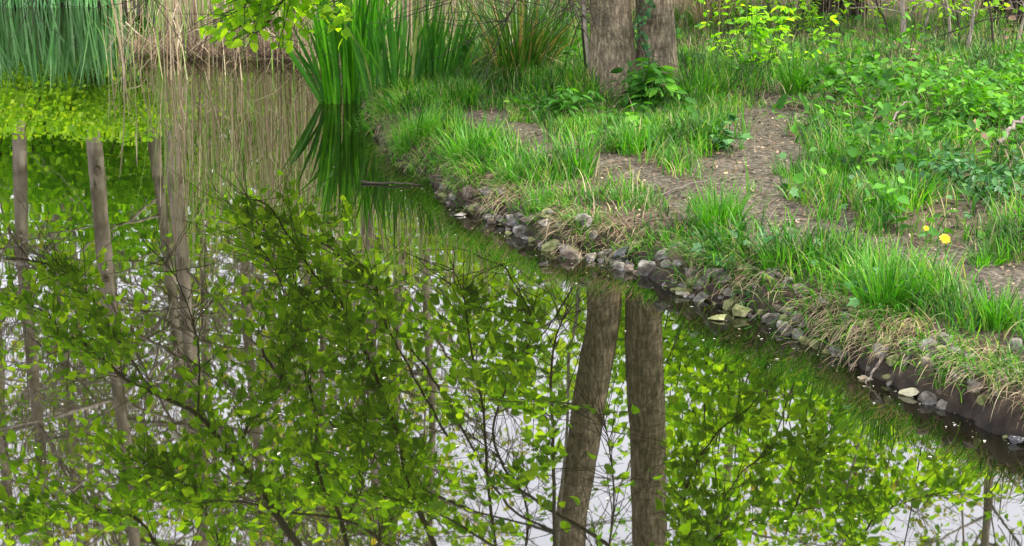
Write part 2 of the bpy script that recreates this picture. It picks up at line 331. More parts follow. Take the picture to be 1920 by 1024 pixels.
def height(x, y, d=None):
    x = np.asarray(x, float); y = np.asarray(y, float)
    if d is None: d = sdist(x, y)
    d = d + .035 * vnoise(P3(x * 5, y * 5), 3) + .045 * vnoise(P3(x * 2.3, y * 2.3), 2) + .015 * vnoise(P3(x * 17, y * 17), 4)
    low = np.clip((y - 10.0) / 1.5, 0, 1)                # the reedy end is low
    d = d + .02 * np.clip(1 - np.abs(d - .04) / .1, 0, 1) * vnoise(P3(x * 34, y * 34), 8)
    z = np.interp(d, [-2, -.5, -.1, 0, .03, .075, .25, .9, 2.5, 8, 60], [-.8, -.45, -.12, -.02, .05, .10, .16, .21, .26, .36, .9])
    z2 = np.interp(d, [-2, -.5, 0, .3, 1.5, 8, 60], [-.8, -.4, -.02, .04, .14, .32, .9])
    z = z * (1 - low) + z2 * low
    return z + np.clip(d * 6, 0, 1) * (.022 * vnoise(P3(x * 3.1, y * 3.1), 5) + .010 * vnoise(P3(x * 11, y * 11), 6)) + np.exp(-((d - .07) / .08) ** 2) * (.03 * vnoise(P3(x * 9, y * 9), 12) + .022 * vnoise(P3(x * 26, y * 26), 13))
def G(px, py):                          # the spot of ground under a photo pixel
    a, b = on_z(px, py, .7), on_z(px, py, -.05); t = np.linspace(0, 1, 700)[:, None]; q = a * (1 - t) + b * t
    h = height(q[:, 0], q[:, 1]); i = int(np.argmax(q[:, 2] <= h)) if (q[:, 2] <= h).any() else 699
    return A([q[i, 0], q[i, 1], h[i]])
def GZ(x, y):
    return np.stack([x, y, height(x, y)], -1)
PATHS = [([(880,203),(930,215),(1000,262),(1090,290),(1180,315),(1290,350),(1420,375),(1520,412),(1640,438),(1760,470),(1880,515),(2050,585)], [.15,.16,.13,.12,.13,.16,.2,.17,.15,.14,.15,.2]),
         ([(1450,195),(1455,250),(1425,310),(1380,350)], [.14,.18,.2,.2])]
PW = [(A([on_z(x, y, .22)[:2] for x, y in pl]), w) for pl, w in PATHS]
def pathness(x, y):                     # < 1 inside the trodden path
    r = np.full(np.shape(x), 9.0)
    for pl, w in PW:
        for i in range(len(pl) - 1):
            a, b = pl[i], pl[i + 1]; e = b - a; t = np.clip(((x - a[0]) * e[0] + (y - a[1]) * e[1]) / (e @ e), 0, 1)
            ww = w[i] * (1 - t) + w[i + 1] * t
            r = np.minimum(r, np.hypot(x - a[0] - t * e[0], y - a[1] - t * e[1]) / ww)
    return r * .93 + .42 * vnoise(P3(x * 14, y * 14), 10) + .55 * vnoise(P3(x * 6, y * 6), 9)
def graded(a, b, st, lo, hi, g=1.22):
    c = list(np.arange(a, b + st / 2, st)); s = st
    while c[-1] < hi: s *= g; c.append(c[-1] + s)
    s = st; pre = []; q = a
    while q > lo: s *= g; q -= s; pre.append(q)
    return A(pre[::-1] + c)
gx = graded(-1.4, 2.6, .02, -320, 320, 1.12); gy = graded(3.5, 10.2, .022, -320, 320, 1.12)
X, Y = np.meshgrid(gx, gy); Dg = sdist(X, Y); Z = height(X, Y, Dg)
nx, ny = len(gx), len(gy); idx = np.arange(nx * ny).reshape(ny, nx)
F = np.stack([idx[:-1, :-1], idx[:-1, 1:], idx[1:, 1:], idx[1:, :-1]], -1).reshape(-1, 4)
cx = (X[:-1, :-1] + X[1:, 1:]).ravel() / 2; cy = (Y[:-1, :-1] + Y[1:, 1:]).ravel() / 2
isp = (pathness(cx, cy) < 1) & (sdist(cx, cy) > .1)
Vg = np.stack([X.ravel(), Y.ravel(), Z.ravel()], -1)
for nm, sel, mt in (('ground', ~isp, 'soil'), ('path', isp, 'path')):
    f = F[sel]; u, inv = np.unique(f.ravel(), return_inverse=True)
    mb = MB(); mb.add(Vg[u], inv.reshape(-1, 4)); tag(mb.build(nm, M[mt]), kind='structure')
mb = MB(); mb.add([(-60, -10, 0), (60, -10, 0), (60, 30, 0), (-60, 30, 0)], [(0, 1, 2, 3)]); tag(mb.build('water', M['water']), kind='structure')

# ------------------------------------------------------------------ grass and other cover along the bank (nobody could count it)
def scatter(n, x0, x1, y0, y1, keep):
    x = U(x0, x1, n); y = U(y0, y1, n); d = sdist(x, y); k = rng.random(n) < keep(x, y, d); return x[k], y[k], d[k]
def inview(x, y, m=1.08, y1=15): return (np.abs(x) < (y * .32 + .1) * m) & (y > 3.2) & (y < y1)
clump = lambda x, y, s, sd: np.clip(vnoise(P3(x * s, y * s), sd) * .9 + .5, 0, 1)
def near_keep(x, y, d):
    k = (d > .0) * np.where(d < .55, clump(x, y, 5.5, 21) ** 1.5 * 1.1 + .12, clump(x, y, 3.2, 21) ** 1.3 * .75 + .2) * np.clip((pathness(x, y) - .8) * 2, 0, 1) * inview(x, y)
    k = k * np.where((x > .95 + .25 * (y - 6)) & (y > 5.7) & (pathness(x, y) > 1.4), .35 + .4 * (y > 9), 1)
    k = k * np.where(d < .04, .45, 1) * np.where(y > 10.3, .25, 1)
    tuft = np.hypot(x - TB[0], y - TB[1]) ; return k * (tuft > .28)
TB = G(1185, 175)
x, y, d = scatter(300000, -1.4, 3.6, 3.6, 13.5, near_keep)
mb = MB(); n = len(x); print('grass', n)
toward = np.arctan2(-.6, -.8)                      # the lip grass hangs over the water
lip = np.clip(1 - (d - .05) / .22, 0, 1)
az = np.where(rng.random(n) < lip * .75, toward + rng.normal(0, .6, n), U(0, 6.283, n))
big = clump(x, y, 2.0, 31)
L = (.05 + .15 * big * rng.random(n) ** .6 + .02) * np.where(y > 8, 1.1, 1)
blades(mb, GZ(x, y) - A([0, 0, .01]), az, np.abs(rng.normal(.15, .2, n)) + lip * .25, U(.2, 1.5, n) + lip * .9, L, np.where(y > 8.5, 1.3, 1) * U(.003, .0085, n), 4, roll=rng.normal(0, .5, n))
tag(mb.build('grass', M['grass']), kind='stuff')
# short turf fuzz close to the ground
x, y, d = scatter(60000, -1.4, 3.6, 3.6, 12, lambda x, y, d: (d > .06) * (pathness(x, y) > .8) * inview(x, y) * (clump(x, y, 6, 22) * .8 + .1))
n = len(x); mb = MB()
blades(mb, GZ(x, y) - A([0, 0, .004]), U(0, 6.28, n), U(0, .7, n), U(.2, 1.2, n), U(.02, .06, n), U(.002, .004, n), 2)
tag(mb.build('low_grass', M['grass']), kind='stuff')
HS = G(1590, 640)
# green blades and moss growing out of the face itself
x, y, d = scatter(120000, -1.0, 2.4, 3.6, 9.8, lambda x, y, d: (d > .0) * (d < .16) * inview(x, y) * (clump(x, y, 6.5, 45) ** 1.6 + .1 + .3 * (y < 5.3))); n = len(x); mb = MB()
blades(mb, GZ(x, y), toward + rng.normal(0, .9, n), U(.1, 1.2, n), U(.3, 1.6, n), U(.02, .11, n), U(.002, .006, n), 4, roll=rng.normal(0, .5, n))
tag(mb.build('bank_grass', M['grass']), kind='stuff')
# straw and roots hanging down the face of the bank
x, y, d = scatter(150000, -1.0, 2.4, 3.6, 9.8, lambda x, y, d: (d > .03) * (d < .2) * inview(x, y) * np.clip(clump(x, y, 3.5, 41) * .9 - .1 + .35 * (y < 5.2) + .9 * np.exp(-((x - HS[0]) ** 2 + (y - HS[1]) ** 2) / .03), 0, 1) * .8)
n = len(x); mb = MB()
blades(mb, GZ(x, y), toward + rng.normal(0, .5, n), U(.3, 1.3, n), U(.8, 2.0, n), U(.05, .17, n), U(.0015, .0035, n), 5, pw=.7)
x, y, d = scatter(30000, -1.0, 3.6, 3.6, 12.5, lambda x, y, d: (d > .15) * inview(x, y) * (pathness(x, y) > .9) * (clump(x, y, 2.2, 42) ** 2 * .5 + .9 * ((y > 8.3) & (x > 1.2)) * clump(x, y, 1.6, 43)))
n = len(x); blades(mb, GZ(x, y), U(0, 6.28, n), U(.2, 1.4, n), U(.3, 1.6, n), U(.06, .2, n), U(.002, .004, n), 4)
tag(mb.build('dead_grass', M['straw']), kind='stuff')

def leafscatter(name, T, mat, n, area, keep, size, lift, tilt=.5, droop=.1, mound=False):
    x, y, d = scatter(n, *area, keep); n = len(x); p = GZ(x, y); p[:, 2] += U(*lift, n) * (1.7 * clump(x, y, 4.5, 57) + .25 if mound else 1)
    mb = MB(); inst(mb, T, p, leafrot(n, tilt, droop=droop), U(*size, n)); return tag(mb.build(name, mat), kind='stuff')
# leaf litter and chips on soil and path
leafscatter('leaf_litter', FLAT, M['dead'], 60000, (-1.4, 3.6, 3.6, 12), lambda x, y, d: (d > .03) * inview(x, y) * .6, (.004, .018), (.002, .01), .5, 0)
x, y, d = scatter(16000, -1.4, 3.6, 3.6, 12, lambda x, y, d: (d > .1) * inview(x, y) * (pathness(x, y) < 1.5) * clump(x, y, 5, 77)); n = len(x); mb = MB()
blades(mb, GZ(x, y) + A([0, 0, .003]), U(0, 6.28, n), U(1.35, 1.56, n), U(-.3, .2, n), U(.02, .11, n), U(.0015, .004, n), 3, 'stem')
tag(mb.build('stem_litter', M['dead']), kind='stuff')
# low leafy cover right of the path
def cover_keep(x, y, d):
    right = (x > .95 + .25 * (y - 6)) & (y > 5.7) & (y < 10)
    return (pathness(x, y) > 1.35) * inview(x, y) * (d > .5) * np.where(y > 8.6, .5, 1) * np.where(right, np.clip(clump(x, y, 2.4, 51) * 1.7 - .5, .03, 1), clump(x, y, 3.0, 52) ** 3 * .35)
leafscatter('ground_cover', OVAL, M['herb'], 30000, (-.9, 3.6, 5, 11), cover_keep, (.03, .075), (.02, .17), .5, .15, mound=True)
leafscatter('broad_cover', HEARTQ, M['herb'], 3200, (-.9, 3.6, 5, 11.5), cover_keep, (.045, .075), (.03, .14), .5, .15, mound=True)
def ivy_keep(x, y, d):
    a = G(1390, 500); b = G(1640, 560); k = G(1850, 345)
    return (d > .02) * (np.exp(-((x - a[0]) ** 2 + (y - a[1]) ** 2) / .035) * .9 + np.exp(-((x - b[0]) ** 2 + (y - b[1]) ** 2) / .02) * .6 + np.exp(-((x - k[0]) ** 2 + (y - k[1]) ** 2) / .2) * .5)
leafscatter('ivy_carpet', IVY, M['ivy'], 16000, (0, 3.4, 4, 9), ivy_keep, (.028, .055), (.02, .09), .7, .3)

# ------------------------------------------------------------------ grass tufts and sedges that stand out
def tuft(name, px, py, wpx, hpx, label, mat, cat='grass tuft', n=160, bw=.005, dead=.08, spread=1.0, group=None, base=None, bend=1.3):
    b = G(px, py) if base is None else base; s = b[1] / FPX
    r = wpx * s * .5; Lh = hpx * s
    a = U(0, 6.28, n); q = rng.random(n) ** .6 * r * .62
    x = b[0] + np.cos(a) * q; y = b[1] + np.sin(a) * q * .8
    base_p = GZ(x, y) - A([0, 0, .01])
    if base is not None: base_p[:, 2] = np.maximum(base_p[:, 2], b[2] - .02)
    mb = MB(); L = Lh * U(.35, 1.3, n)
    th = np.arctan2(r, Lh)
    blades(mb, base_p, a + rng.normal(0, .5, n), np.abs(rng.normal(th * .4, .16, n)) * spread, U(.1, bend, n), L, bw * U(.6, 1.25, n), 5, roll=rng.normal(0, .5, n))
    k = int(n * dead)
    if k: blades(mb, base_p[:k], U(0, 6.28, k), U(.5, 1.2, k), U(.6, 1.8, k), L[:k] * .7, bw * .7, 5, mat=1)
    return tag(mb.build(name, [mat, M['straw']]), label, cat, group)
g = M['bright_grass']
TUFTS = [
 (1660, 585, 150, 130, 'tallest bright green grass tuft on the bank lip, left of the yellow flowers', 260, .006),
 (1345, 430, 140, 95, 'wide dense bright grass tuft on the bank above the largest grey stone', 300, .0055),
 (1085, 330, 90, 85, 'upright broad-bladed grass tuft on the bank, in front of the first bend of the path', 110, .0085),
 (880, 300, 150, 85, 'loose broad-bladed grass tuft arching over the bank edge right of the irises', 160, .009),
 (775, 265, 130, 85, 'grass tuft hanging over the water just right of the iris clumps', 240, .006),
 (1190, 280, 150, 65, 'low round bright grass tuft in front of the forked tree, beyond the path', 300, .005),
 (1850, 492, 110, 42, 'short dark green grass cushion right of the yellow flowers beside the path', 220, .0045),
 (1870, 615, 110, 85, 'bright grass tuft on the bank above the speckled stones at the right edge', 170, .006),
 (1460, 505, 110, 75, 'leaning grass tuft on the bank lip right of the ivy leaves', 170, .0055),
 (1690, 385, 190, 80, 'broad grass tuft beyond the path, below the leafy ground cover', 280, .006),
 (1490, 175, 80, 100, 'tall bright grass tuft at the head of the side path', 120, .008),
 (1310, 185, 170, 75, 'tall mixed grass tuft just right of the forked trunk', 320, .006),
 (1560, 320, 120, 60, 'grass tuft at the right edge of the side path', 180, .006),
 (1100, 430, 70, 42, 'small grass tuft half way down the stony bank face', 80, .006),
 (1010, 390, 80, 55, 'small pale grass tuft over roots on the bank face', 100, .005),
 (700, 250, 110, 60, 'sparse dark grass tuft trailing in the water at the foot of the irises', 120, .006),
 (1600, 610, 100, 45, 'small grass tuft on the straw-hung overhang above the water', 90, .005),
 (1790, 690, 90, 45, 'small grass tuft growing between the stones near the pale floating stone', 70, .005),
 (1900, 700, 110, 55, 'drooping grass tuft over the stones at the right edge of the bank', 120, .005),
 (1270, 310, 110, 45, 'thin straggling grass tuft in the middle of the path', 110, .005),
 (1475, 330, 80, 40, 'little grass tuft at the inner corner where the two paths meet', 100, .0045),
 (960, 330, 100, 50, 'short grass tuft between the broad-bladed tufts on the bank', 150, .005),
 (1760, 560, 100, 60, 'short bright grass tuft below the yellow flowers', 150, .0055),
 (870, 195, 90, 45, 'low grass tuft at the far end of the path behind the bank', 140, .0055),
 (1010, 170, 100, 45, 'low grass tuft in front of the dark sedge clump', 150, .0055),
]
for px, py, w, h, lab, n, bw in TUFTS: tuft('grass_tuft', px, py, w, h, lab, g, n=n, bw=bw)

# ------------------------------------------------------------------ irises, sedge, reeds
def iris(px, py, wpx, hm, n, label, mat, lean=0.0, spread=.35, depth=.25, bw=.024, z=None, group=None, parts=None, lo=.6, sg=.08):
    b = on_z(px, py, 0) if z is None else G(px, py); s = b[1] / FPX; r = wpx * s * .5
    t = U(-1, 1, n); x = b[0] + t * r; y = b[1] + U(0, depth, n)
    p = GZ(x, y); p[:, 2] = np.maximum(p[:, 2], 0) - .02
    dx = t * spread + rng.normal(0, sg, n) + lean; dy = rng.normal(0, sg * 1.5, n)
    th = np.hypot(dx, dy); az = np.arctan2(dy, dx)
    mb = MB(); sgn = rng.normal(0, .35, n)
    # side vector kept roughly across the view of the clump: iris fans are flat
    ptsroll = -(az + np.pi / 2) + rng.normal(0, .5, n)
    blades(mb, p, az, th, np.abs(rng.normal(.05, .14, n)) + (rng.random(n) < .08) * .9, hm * U(lo, 1.08, n), bw * U(.65, 1.15, n), 8, 'iris', roll=ptsroll)
    return tag(mb.build('iris_clump', mat), label, 'iris', group)
iris(655, 196, 95, .84, 105, 'tall bright green iris clump standing in the water, nearest the camera', M['iris'], spread=.07, depth=.35, sg=.03)
o = None
b = on_z(618, 193); mb = MB(); n = 12; t = np.linspace(0, 1, n)
blades(mb, A([b + A([U(-.05, .08), U(-.05, .1), -.03]) for _ in range(n)]), U(2.9, 3.5, n), .12 + .42 * t, U(.0, .25, n), U(.45, .62, n), U(.018, .026, n), 8, 'iris', roll=-(3.2 + np.pi / 2) + rng.normal(0, .3, n))
tag(mb.build('iris_fan', M['iris_blue']), 'iris fan leaning far left over the water beside the tall iris clump', 'iris')
iris(745, 190, 110, .64, 60, 'blue-green iris clump on the bank just right of the tall one', M['iris_blue'], lean=.03, spread=.2, depth=.4, bw=.02, z=1, lo=.5)
iris(820, 170, 90, .58, 42, 'thinner blue-green iris clump leaning right in front of the dry reeds', M['iris_blue'], lean=.12, spread=.22, depth=.3, bw=.018, z=1, lo=.5)
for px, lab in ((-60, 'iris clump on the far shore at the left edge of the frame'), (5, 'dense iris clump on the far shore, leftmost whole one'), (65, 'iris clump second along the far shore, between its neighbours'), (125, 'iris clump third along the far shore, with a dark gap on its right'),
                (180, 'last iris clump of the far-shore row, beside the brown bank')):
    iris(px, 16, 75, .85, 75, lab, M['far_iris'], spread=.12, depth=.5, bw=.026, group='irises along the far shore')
for px, py in ((272, 28),):
    iris(px, py, 12, .4, 8, 'few pale green iris leaves alone in the far inlet', M['bright_grass'], spread=.1, depth=.1)

def sedge(px, py, wpx, hm, n, label, mat=None, wet=False, base=None):
    b = G(px, py); s = b[1] / FPX; r = wpx * s * .5; a = U(0, 6.28, n); q = rng.random(n) ** .5 * r * .3
    p = GZ(b[0] + np.cos(a) * q, b[1] + np.sin(a) * q) - A([0, 0, .02]); mb = MB()
    blades(mb, p, a + rng.normal(0, .4, n), np.abs(rng.normal(.3, .2, n)), U(.1, 1.1, n), hm * U(.55, 1.1, n), U(.008, .016, n), 7, roll=rng.normal(0, .6, n))
    k = n // 3; blades(mb, p[:k], U(0, 6.28, k), U(.3, .9, k), U(1.4, 2.4, k), hm * U(.35, .6, k), U(.006, .012, k), 7, mat=1, roll=rng.normal(0, .6, k))
    return tag(mb.build('sedge_clump', [mat or M['sedge'], M['straw']]), label, 'sedge')
sedge(975, 150, 300, .72, 400, 'large dark sedge clump with brown drooping leaves, left of the forked tree')
sedge(895, 130, 80, .5, 90, 'smaller dark sedge clump between the irises and the large sedge')
sedge(1050, 120, 90, .6, 100, 'mid green sedge clump close to the left side of the forked tree', M['grass'])
sedge(1330, 60, 160, .55, 120, 'pale arching sedge clump behind and right of the forked tree', M['straw'])

def reedbed(n, x0, x1, y0, y1, keep, hlo, hhi, name='reeds', mat=None, w=(.005, .013)):
    x, y, d = scatter(n, x0, x1, y0, y1, keep); n = len(x); print(name, n)
    p = GZ(x, y); p[:, 2] = np.maximum(p[:, 2], 0) - .02; mb = MB(); Lh = U(hlo, hhi, n)
    pts = blades(mb, p, U(0, 6.28, n), np.abs(rng.normal(0, .1, n)), np.abs(rng.normal(0, .15, n)), Lh, U(*w, n), 3, 'stem', roll=U(-.8, .8, n))
    # dry leaves coming off the stems
    k = n; t = rng.integers(1, 3, k); bp = pts[np.arange(k), t]
    blades(mb, bp, U(0, 6.28, k), U(.2, .9, k), U(.3, 1.6, k), U(.12, .4, k), U(.004, .01, k), 4, roll=U(-.8, .8, k))
    # snapped stems leaning across each other
    k = n // 9; q = rng.choice(n, k, replace=False)
    blades(mb, p[q], U(0, 6.28, k), U(.35, 1.25, k), U(-.2, .3, k), Lh[q] * .7, U(.004, .007, k), 2, 'stem', roll=U(-.8, .8, k))
    return tag(mb.build(name, mat or M['reed']), 'bed of dry brown reeds with a few green shoots at the water edge', kind='stuff')
def rk(x, y, d):
    xr = np.interp(y, [11, 12, 13.5, 16], [-.6, .1, .5, 1.0])
    return (x < xr) * (x > -.222 * y) * (d > -.12 - .1 * clump(x, y, 2, 61)) * np.where((y > 12.4) & (x > -1.2), .6, 1) * (x > -2.7 - .2 * (y - 12))
reedbed(2300, -3.6, 1.2, 11.1, 15.2, rk, .7, 2.05)
reedbed(260, -4.2, -2.5, 11.8, 15, lambda x, y, d: (d < 0) * (x / y > -.245) * (x / y < -.215) * .9, .25, .7, 'sparse_reeds')
reedbed(120, -2.9, -1.3, 10.6, 11.9, lambda x, y, d: (d < 0) * .8 * (y > 11), .15, .8, 'sparse_reeds')
reedbed(2600, .9, 4.6, 12.0, 15.5, lambda x, y, d: clump(x, y, 1.2, 62) * .8, .3, .9, 'dry_grass', M['straw'], (.003, .007))
for lab, pts in (('snapped reed stalk slanting into the water off the left end of the reed bed', [at_depth(236, 42, 12.3), at_depth(262, 66, 12.1), on_z(304, 97)]),
                 ('pale reed stalk leaning across the front of the reeds under the leafy spray', [on_z(346, 107), at_depth(380, 75, 11.6), at_depth(416, 46, 11.5)]),
                 ('hooked dark reed stalk bowing over the water left of the leafy spray', [on_z(364, 104), at_depth(356, 70, 11.7), at_depth(368, 55, 11.6), at_depth(379, 62, 11.6)]),
                 ('long pale reed stalk tipped over to the left behind the iris fan', [on_z(572, 108), at_depth(520, 70, 11.9), at_depth(470, 44, 11.9)])):
    mb = MB(); tube(mb, spline(pts, 12), np.linspace(.006, .0035, 12), 6); tag(mb.build('reed_stalk', M['reed']), lab, 'reed')
# dark matted litter at the foot of the reeds
x, y, d = scatter(14000, -3.0, .2, 11.2, 13, lambda x, y, d: (d > -.2) * (d < .35)); n = len(x); mb = MB(); p = GZ(x, y); p[:, 2] = np.maximum(p[:, 2], 0) + U(0, .06, n)
blades(mb, p, U(0, 6.28, n), U(.9, 1.6, n), U(-.5, .5, n), U(.05, .3, n), U(.003, .009, n), 2)
tag(mb.build('reed_litter', M['dead']), kind='stuff')

# ------------------------------------------------------------------ stones
def ico(sub):
    import bmesh
    bm = bmesh.new(); bmesh.ops.create_icosphere(bm, subdivisions=sub, radius=1); V = A([v.co[:] for v in bm.verts]); F = A([[v.index for v in f.verts] for f in bm.faces]); bm.free(); return V, F
ICO3, ICO2 = ico(4), ico(3)
def stone(px, py, wpx, hr, label, mat='stone', tilt=0., dr=.8, seed=0, group=None, sink=.25, I=None, at=None):
    I = I or ICO3; b = G(px, py + wpx * .3 * hr) if at is None else A([at[0], at[1], 0.]); d = sdist(b[:1], b[1:2])[0]
    if at is not None: b[2] = max(0., float(height(b[:1], b[1:2])[0]))
    if d < 0 and at is None: b = on_z(px, py + wpx * .3 * hr, 0)
    s = b[1] / FPX; r = wpx * s * .5; V = I[0].copy()
    o = A([seed * 3.7, seed * 1.3, 5.0])
    # planes cut the round off, noise roughens it
    r_ = np.random.default_rng(seed + 5)
    for _ in range(13):
        nn = norm(r_.normal(0, 1, 3)); c = r_.uniform(.42, .82); h = V @ nn; V = V - np.outer(np.clip(h - c, 0, None), nn) * .96
    V = V / np.abs(V).max() * (1 + .2 * fbm(V * 1.8 + o, 71)[:, None] + .12 * fbm(V * 5 + o, 72)[:, None])
    V = V * A([r, r * dr, r * hr]); c_, s_ = math.cos(tilt), math.sin(tilt)
    V = V @ A([[c_, 0, s_], [0, 1, 0], [-s_, 0, c_]])
    V = V + b + A([0, 0, r * hr * (1 - sink * 2)])
    mb = MB(); mb.add(V, I[1]); return tag(mb.build('stone', M[mat], None, True), label, 'stone', group)
STONES = [
 (1210, 508, 52, .85, 'largest rounded grey stone in the bank, at the waterline', 'stone', .1),
 (1252, 524, 40, .8, 'pale grey stone leaning against the right of the largest stone', 'stone', .4),
 (1245, 497, 30, .8, 'small grey stone tucked above the pale leaning stone', 'stone', 0),
 (1295, 515, 36, .8, 'grey stone under the ivy leaves, right of the pale leaning stone', 'stone', -.4),
 (1280, 537, 26, .6, 'small wet stone at the waterline below the ivy', 'stone', .2),
 (1705, 736, 44, .42, 'pale yellow flat-topped stone lying in the water off the bank', 'pale_stone', .15),
 (1345, 594, 42, .36, 'flat mossy stone just breaking the water below the brown dead leaf', 'moss_stone', .1),
 (1168, 480, 46, .7, 'dark slanting slab left of the largest stone', 'dark_stone', .6),
 (1140, 475, 34, .7, 'grey-brown stone left of the dark slanting slab', 'stone', .5),
 (1075, 470, 34, .6, 'mossy lump of stone below the small tuft on the bank face', 'moss_stone', .1),
 (890, 390, 34, .6, 'moss-covered stone at the foot of the arching grass', 'moss_stone', .1),
 (918, 408, 26, .6, 'squarish stone first in the row right of the moss-covered one', 'stone', 0),
 (940, 413, 24, .7, 'middle stone in the row at the waterline under the bank', 'stone', .3),
 (958, 420, 22, .5, 'brownish end stone in the row at the waterline', 'stone', 0),
 (985, 445, 28, .35, 'flat pale stone lying in shallow water off the bank', 'stone', 0),
 (1025, 458, 15, .7, 'tiny pale stone alone at the waterline', 'stone', 0),
 (862, 402, 30, .25, 'thin flat stone just under the arching grass in the water', 'stone', 0),
 (1742, 650, 44, 1.0, 'upright grey stone among the dead leaves in the bank', 'stone', .1),
 (1795, 705, 46, .7, 'light grey stone low in the bank, right of the pale yellow one', 'stone', -.2),
 (1842, 688, 42, .6, 'mossy grey stone above the light grey one near the right edge', 'moss_stone', .1),
 (1905, 645, 38, .8, 'grey stone highest in the bank at the right edge', 'stone', .1),
 (1498, 594, 28, .8, 'light grey stone above the water between two grass roots', 'stone', .2),
 (1470, 600, 24, .9, 'mossy grey stone left of the light one between grass roots', 'moss_stone', 0),
 (1535, 632, 26, .8, 'grey stone at the left end of the hanging straw', 'stone', 0),
 (1905, 822, 44, .6, 'black wet stone at the waterline by the right edge', 'dark_stone', 0),
 (1880, 760, 34, .6, 'pale stone half buried above the black wet stone', 'stone', 0),
 (1775, 765, 26, .3, 'flat wet stone awash between the pale yellow stone and the black one', 'stone', 0),
 (1495, 412, 18, .5, 'small rounded stone on the far side of the path', 'stone', 0),
 (1640, 412, 26, .5, 'buried stone showing in the path near the broad grass tuft', 'stone', 0),
]
for i, (px, py, w, hr, lab, mt, tl) in enumerate(STONES): stone(px, py, w, hr, lab, mt, tl, seed=i)
cnt = 0
SHA = A(SH)
def on_face(u, off):                    # a spot at distance off inland from the shore line, u = index along it
    k = int(u); f = u - k; q = SHA[k] * (1 - f) + SHA[k + 1] * f; e = norm(SHA[k + 1] - SHA[k]); return q + A([-e[1], e[0]]) * off
for i in range(170):
    q = on_face(12.2 + 18.3 * rng.random() ** .75, U(-.02, .13)); s_ = q[1] / FPX
    stone(0, 0, U(15, 46) * min(1, 6 / q[1]), U(.5, .9), 'rough grey-brown stone packed into the steep face of the bank', ['stone', 'stone', 'moss_stone', 'stone', 'brown_stone'][i % 5], U(-.6, .6), seed=600 + i, group='stones packed into the bank face', sink=.22, at=q)
for i in range(400):                    # small stones wedged along the foot of the bank
    k = rng.integers(13, 30); t = rng.random(); q = A(WL[k]) * (1 - t) + A(WL[k + 1]) * t if k + 1 < len(WL) else A(WL[k])
    px, py = q + A([rng.normal(0, 6), -abs(rng.normal(0, 10)) + 3])
    if px > 1930: continue
    stone(px, py, U(8, 20), U(.5, .9), 'small muddy stone wedged along the foot of the bank', 'stone' if rng.random() < .75 else 'moss_stone', U(-.5, .5), seed=100 + i, group='small stones along the waterline', I=ICO2)
    cnt += 1
    if cnt >= 85: break

# ------------------------------------------------------------------ small things
def flower(px, py, size, label, hstem):
    b = G(px, py + 40); s = b[1] / FPX; top = at_depth(px, py, b[1]); r = size * s * .5
    e = empty('flower', b); tag(e, label, 'flower')
    mb = MB(); tube(mb, spline([b, (b + top) / 2 + A([.004, 0, 0]), top], 8), .0015, 6); mb.build('stem', M['herb'], e)
    mb = MB(); up = norm(A([.1, -.75, .65])); n = 46
    a = np.arange(n) * 2.4; k = np.sqrt((np.arange(n) + 1) / n)
    f1 = norm(np.cross(up, A([1, 0, 0.]))); f2 = np.cross(up, f1)
    d = norm(np.cos(a)[:, None] * f1 + np.sin(a)[:, None] * f2 + up * (1.1 - k)[:, None] * .9)
    inst(mb, ([(0, -.08, 0), (.6, -.12, .03), (1, -.06, 0), (1, .06, 0), (.6, .12, .03), (0, .08, 0)], [[(0, 1, 4, 5), (1, 2, 3, 4)]]), np.repeat(top[None], n, 0) + up * .002, frames(d, np.repeat(up[None], n, 0) + .01 * rng.normal(0, 1, (n, 3))), r * (.45 + .55 * k)); mb.build('petals', M['yellow'], e)
    mb = MB(); tube(mb, [top - up * .012, top - up * .004, top + up * .002], [.002, .005, .006], 8); mb.build('sepals', M['herb'], e)
flower(1771, 449, 23, 'fully open yellow flower on a short stalk beside the path', .08)
flower(1736, 429, 12, 'smaller half-closed yellow flower behind and left of the open one', .08)

def loose_leaf(name, T, px, py, size, label, mat, cat, lift=.02, n=1, spread=0):
    b = G(px, py); s = b[1] / FPX
    if sdist(b[:1], b[1:2])[0] < 0: b = on_z(px, py, 0)
    mb = MB(); p = b + A([0, 0, lift]) + rng.normal(0, 1, (n, 3)) * spread * s * A([1, .5, .3]); p[:, 2] = np.maximum(p[:, 2], b[2] + .004)
    inst(mb, T, p, frames(rng.normal(0, 1, (n, 3)) * A([1, .6, .2]) + A([1, 0, 0]), rng.normal(0, .3, (n, 3)) + A([0, -.7, .7])), size * s)
    return tag(mb.build(name, mat), label, cat)
loose_leaf('dead_leaf', MAPLE, 1375, 540, 38, 'curled tan dead leaf on the bank edge above the water', M['dead'], 'leaf', .03)
loose_leaf('dead_leaf', MAPLE, 1812, 285, 30, 'orange-brown dead leaf on the green cover at the right', M['russet'], 'leaf', .12)
loose_leaf('dead_leaf', MAPLE, 1836, 296, 22, 'darker curled dead leaf beside the orange-brown one', M['dead'], 'leaf', .1)
loose_leaf('dead_leaf', HEART, 1900, 485, 22, 'pale tan dead leaf on the path at the right edge', M['dead'], 'leaf', .01)
loose_leaf('blossom', HEARTQ, 1285, 556, 8, 'cluster of fallen white blossom at the waterline under the ivy', M['petal'], 'blossom', .01, 16, 7)
loose_leaf('feather', OVAL, 1612, 710, 22, 'pale bluish feather scrap floating under the straw overhang', M['petal'], 'feather', .004, 3, 4)
loose_leaf('broad_leaf_sprig', HEARTQ, 945, 225, 12, 'single small yellow-green leaf at the edge of the path', M['maple'], 'leaf', .1)
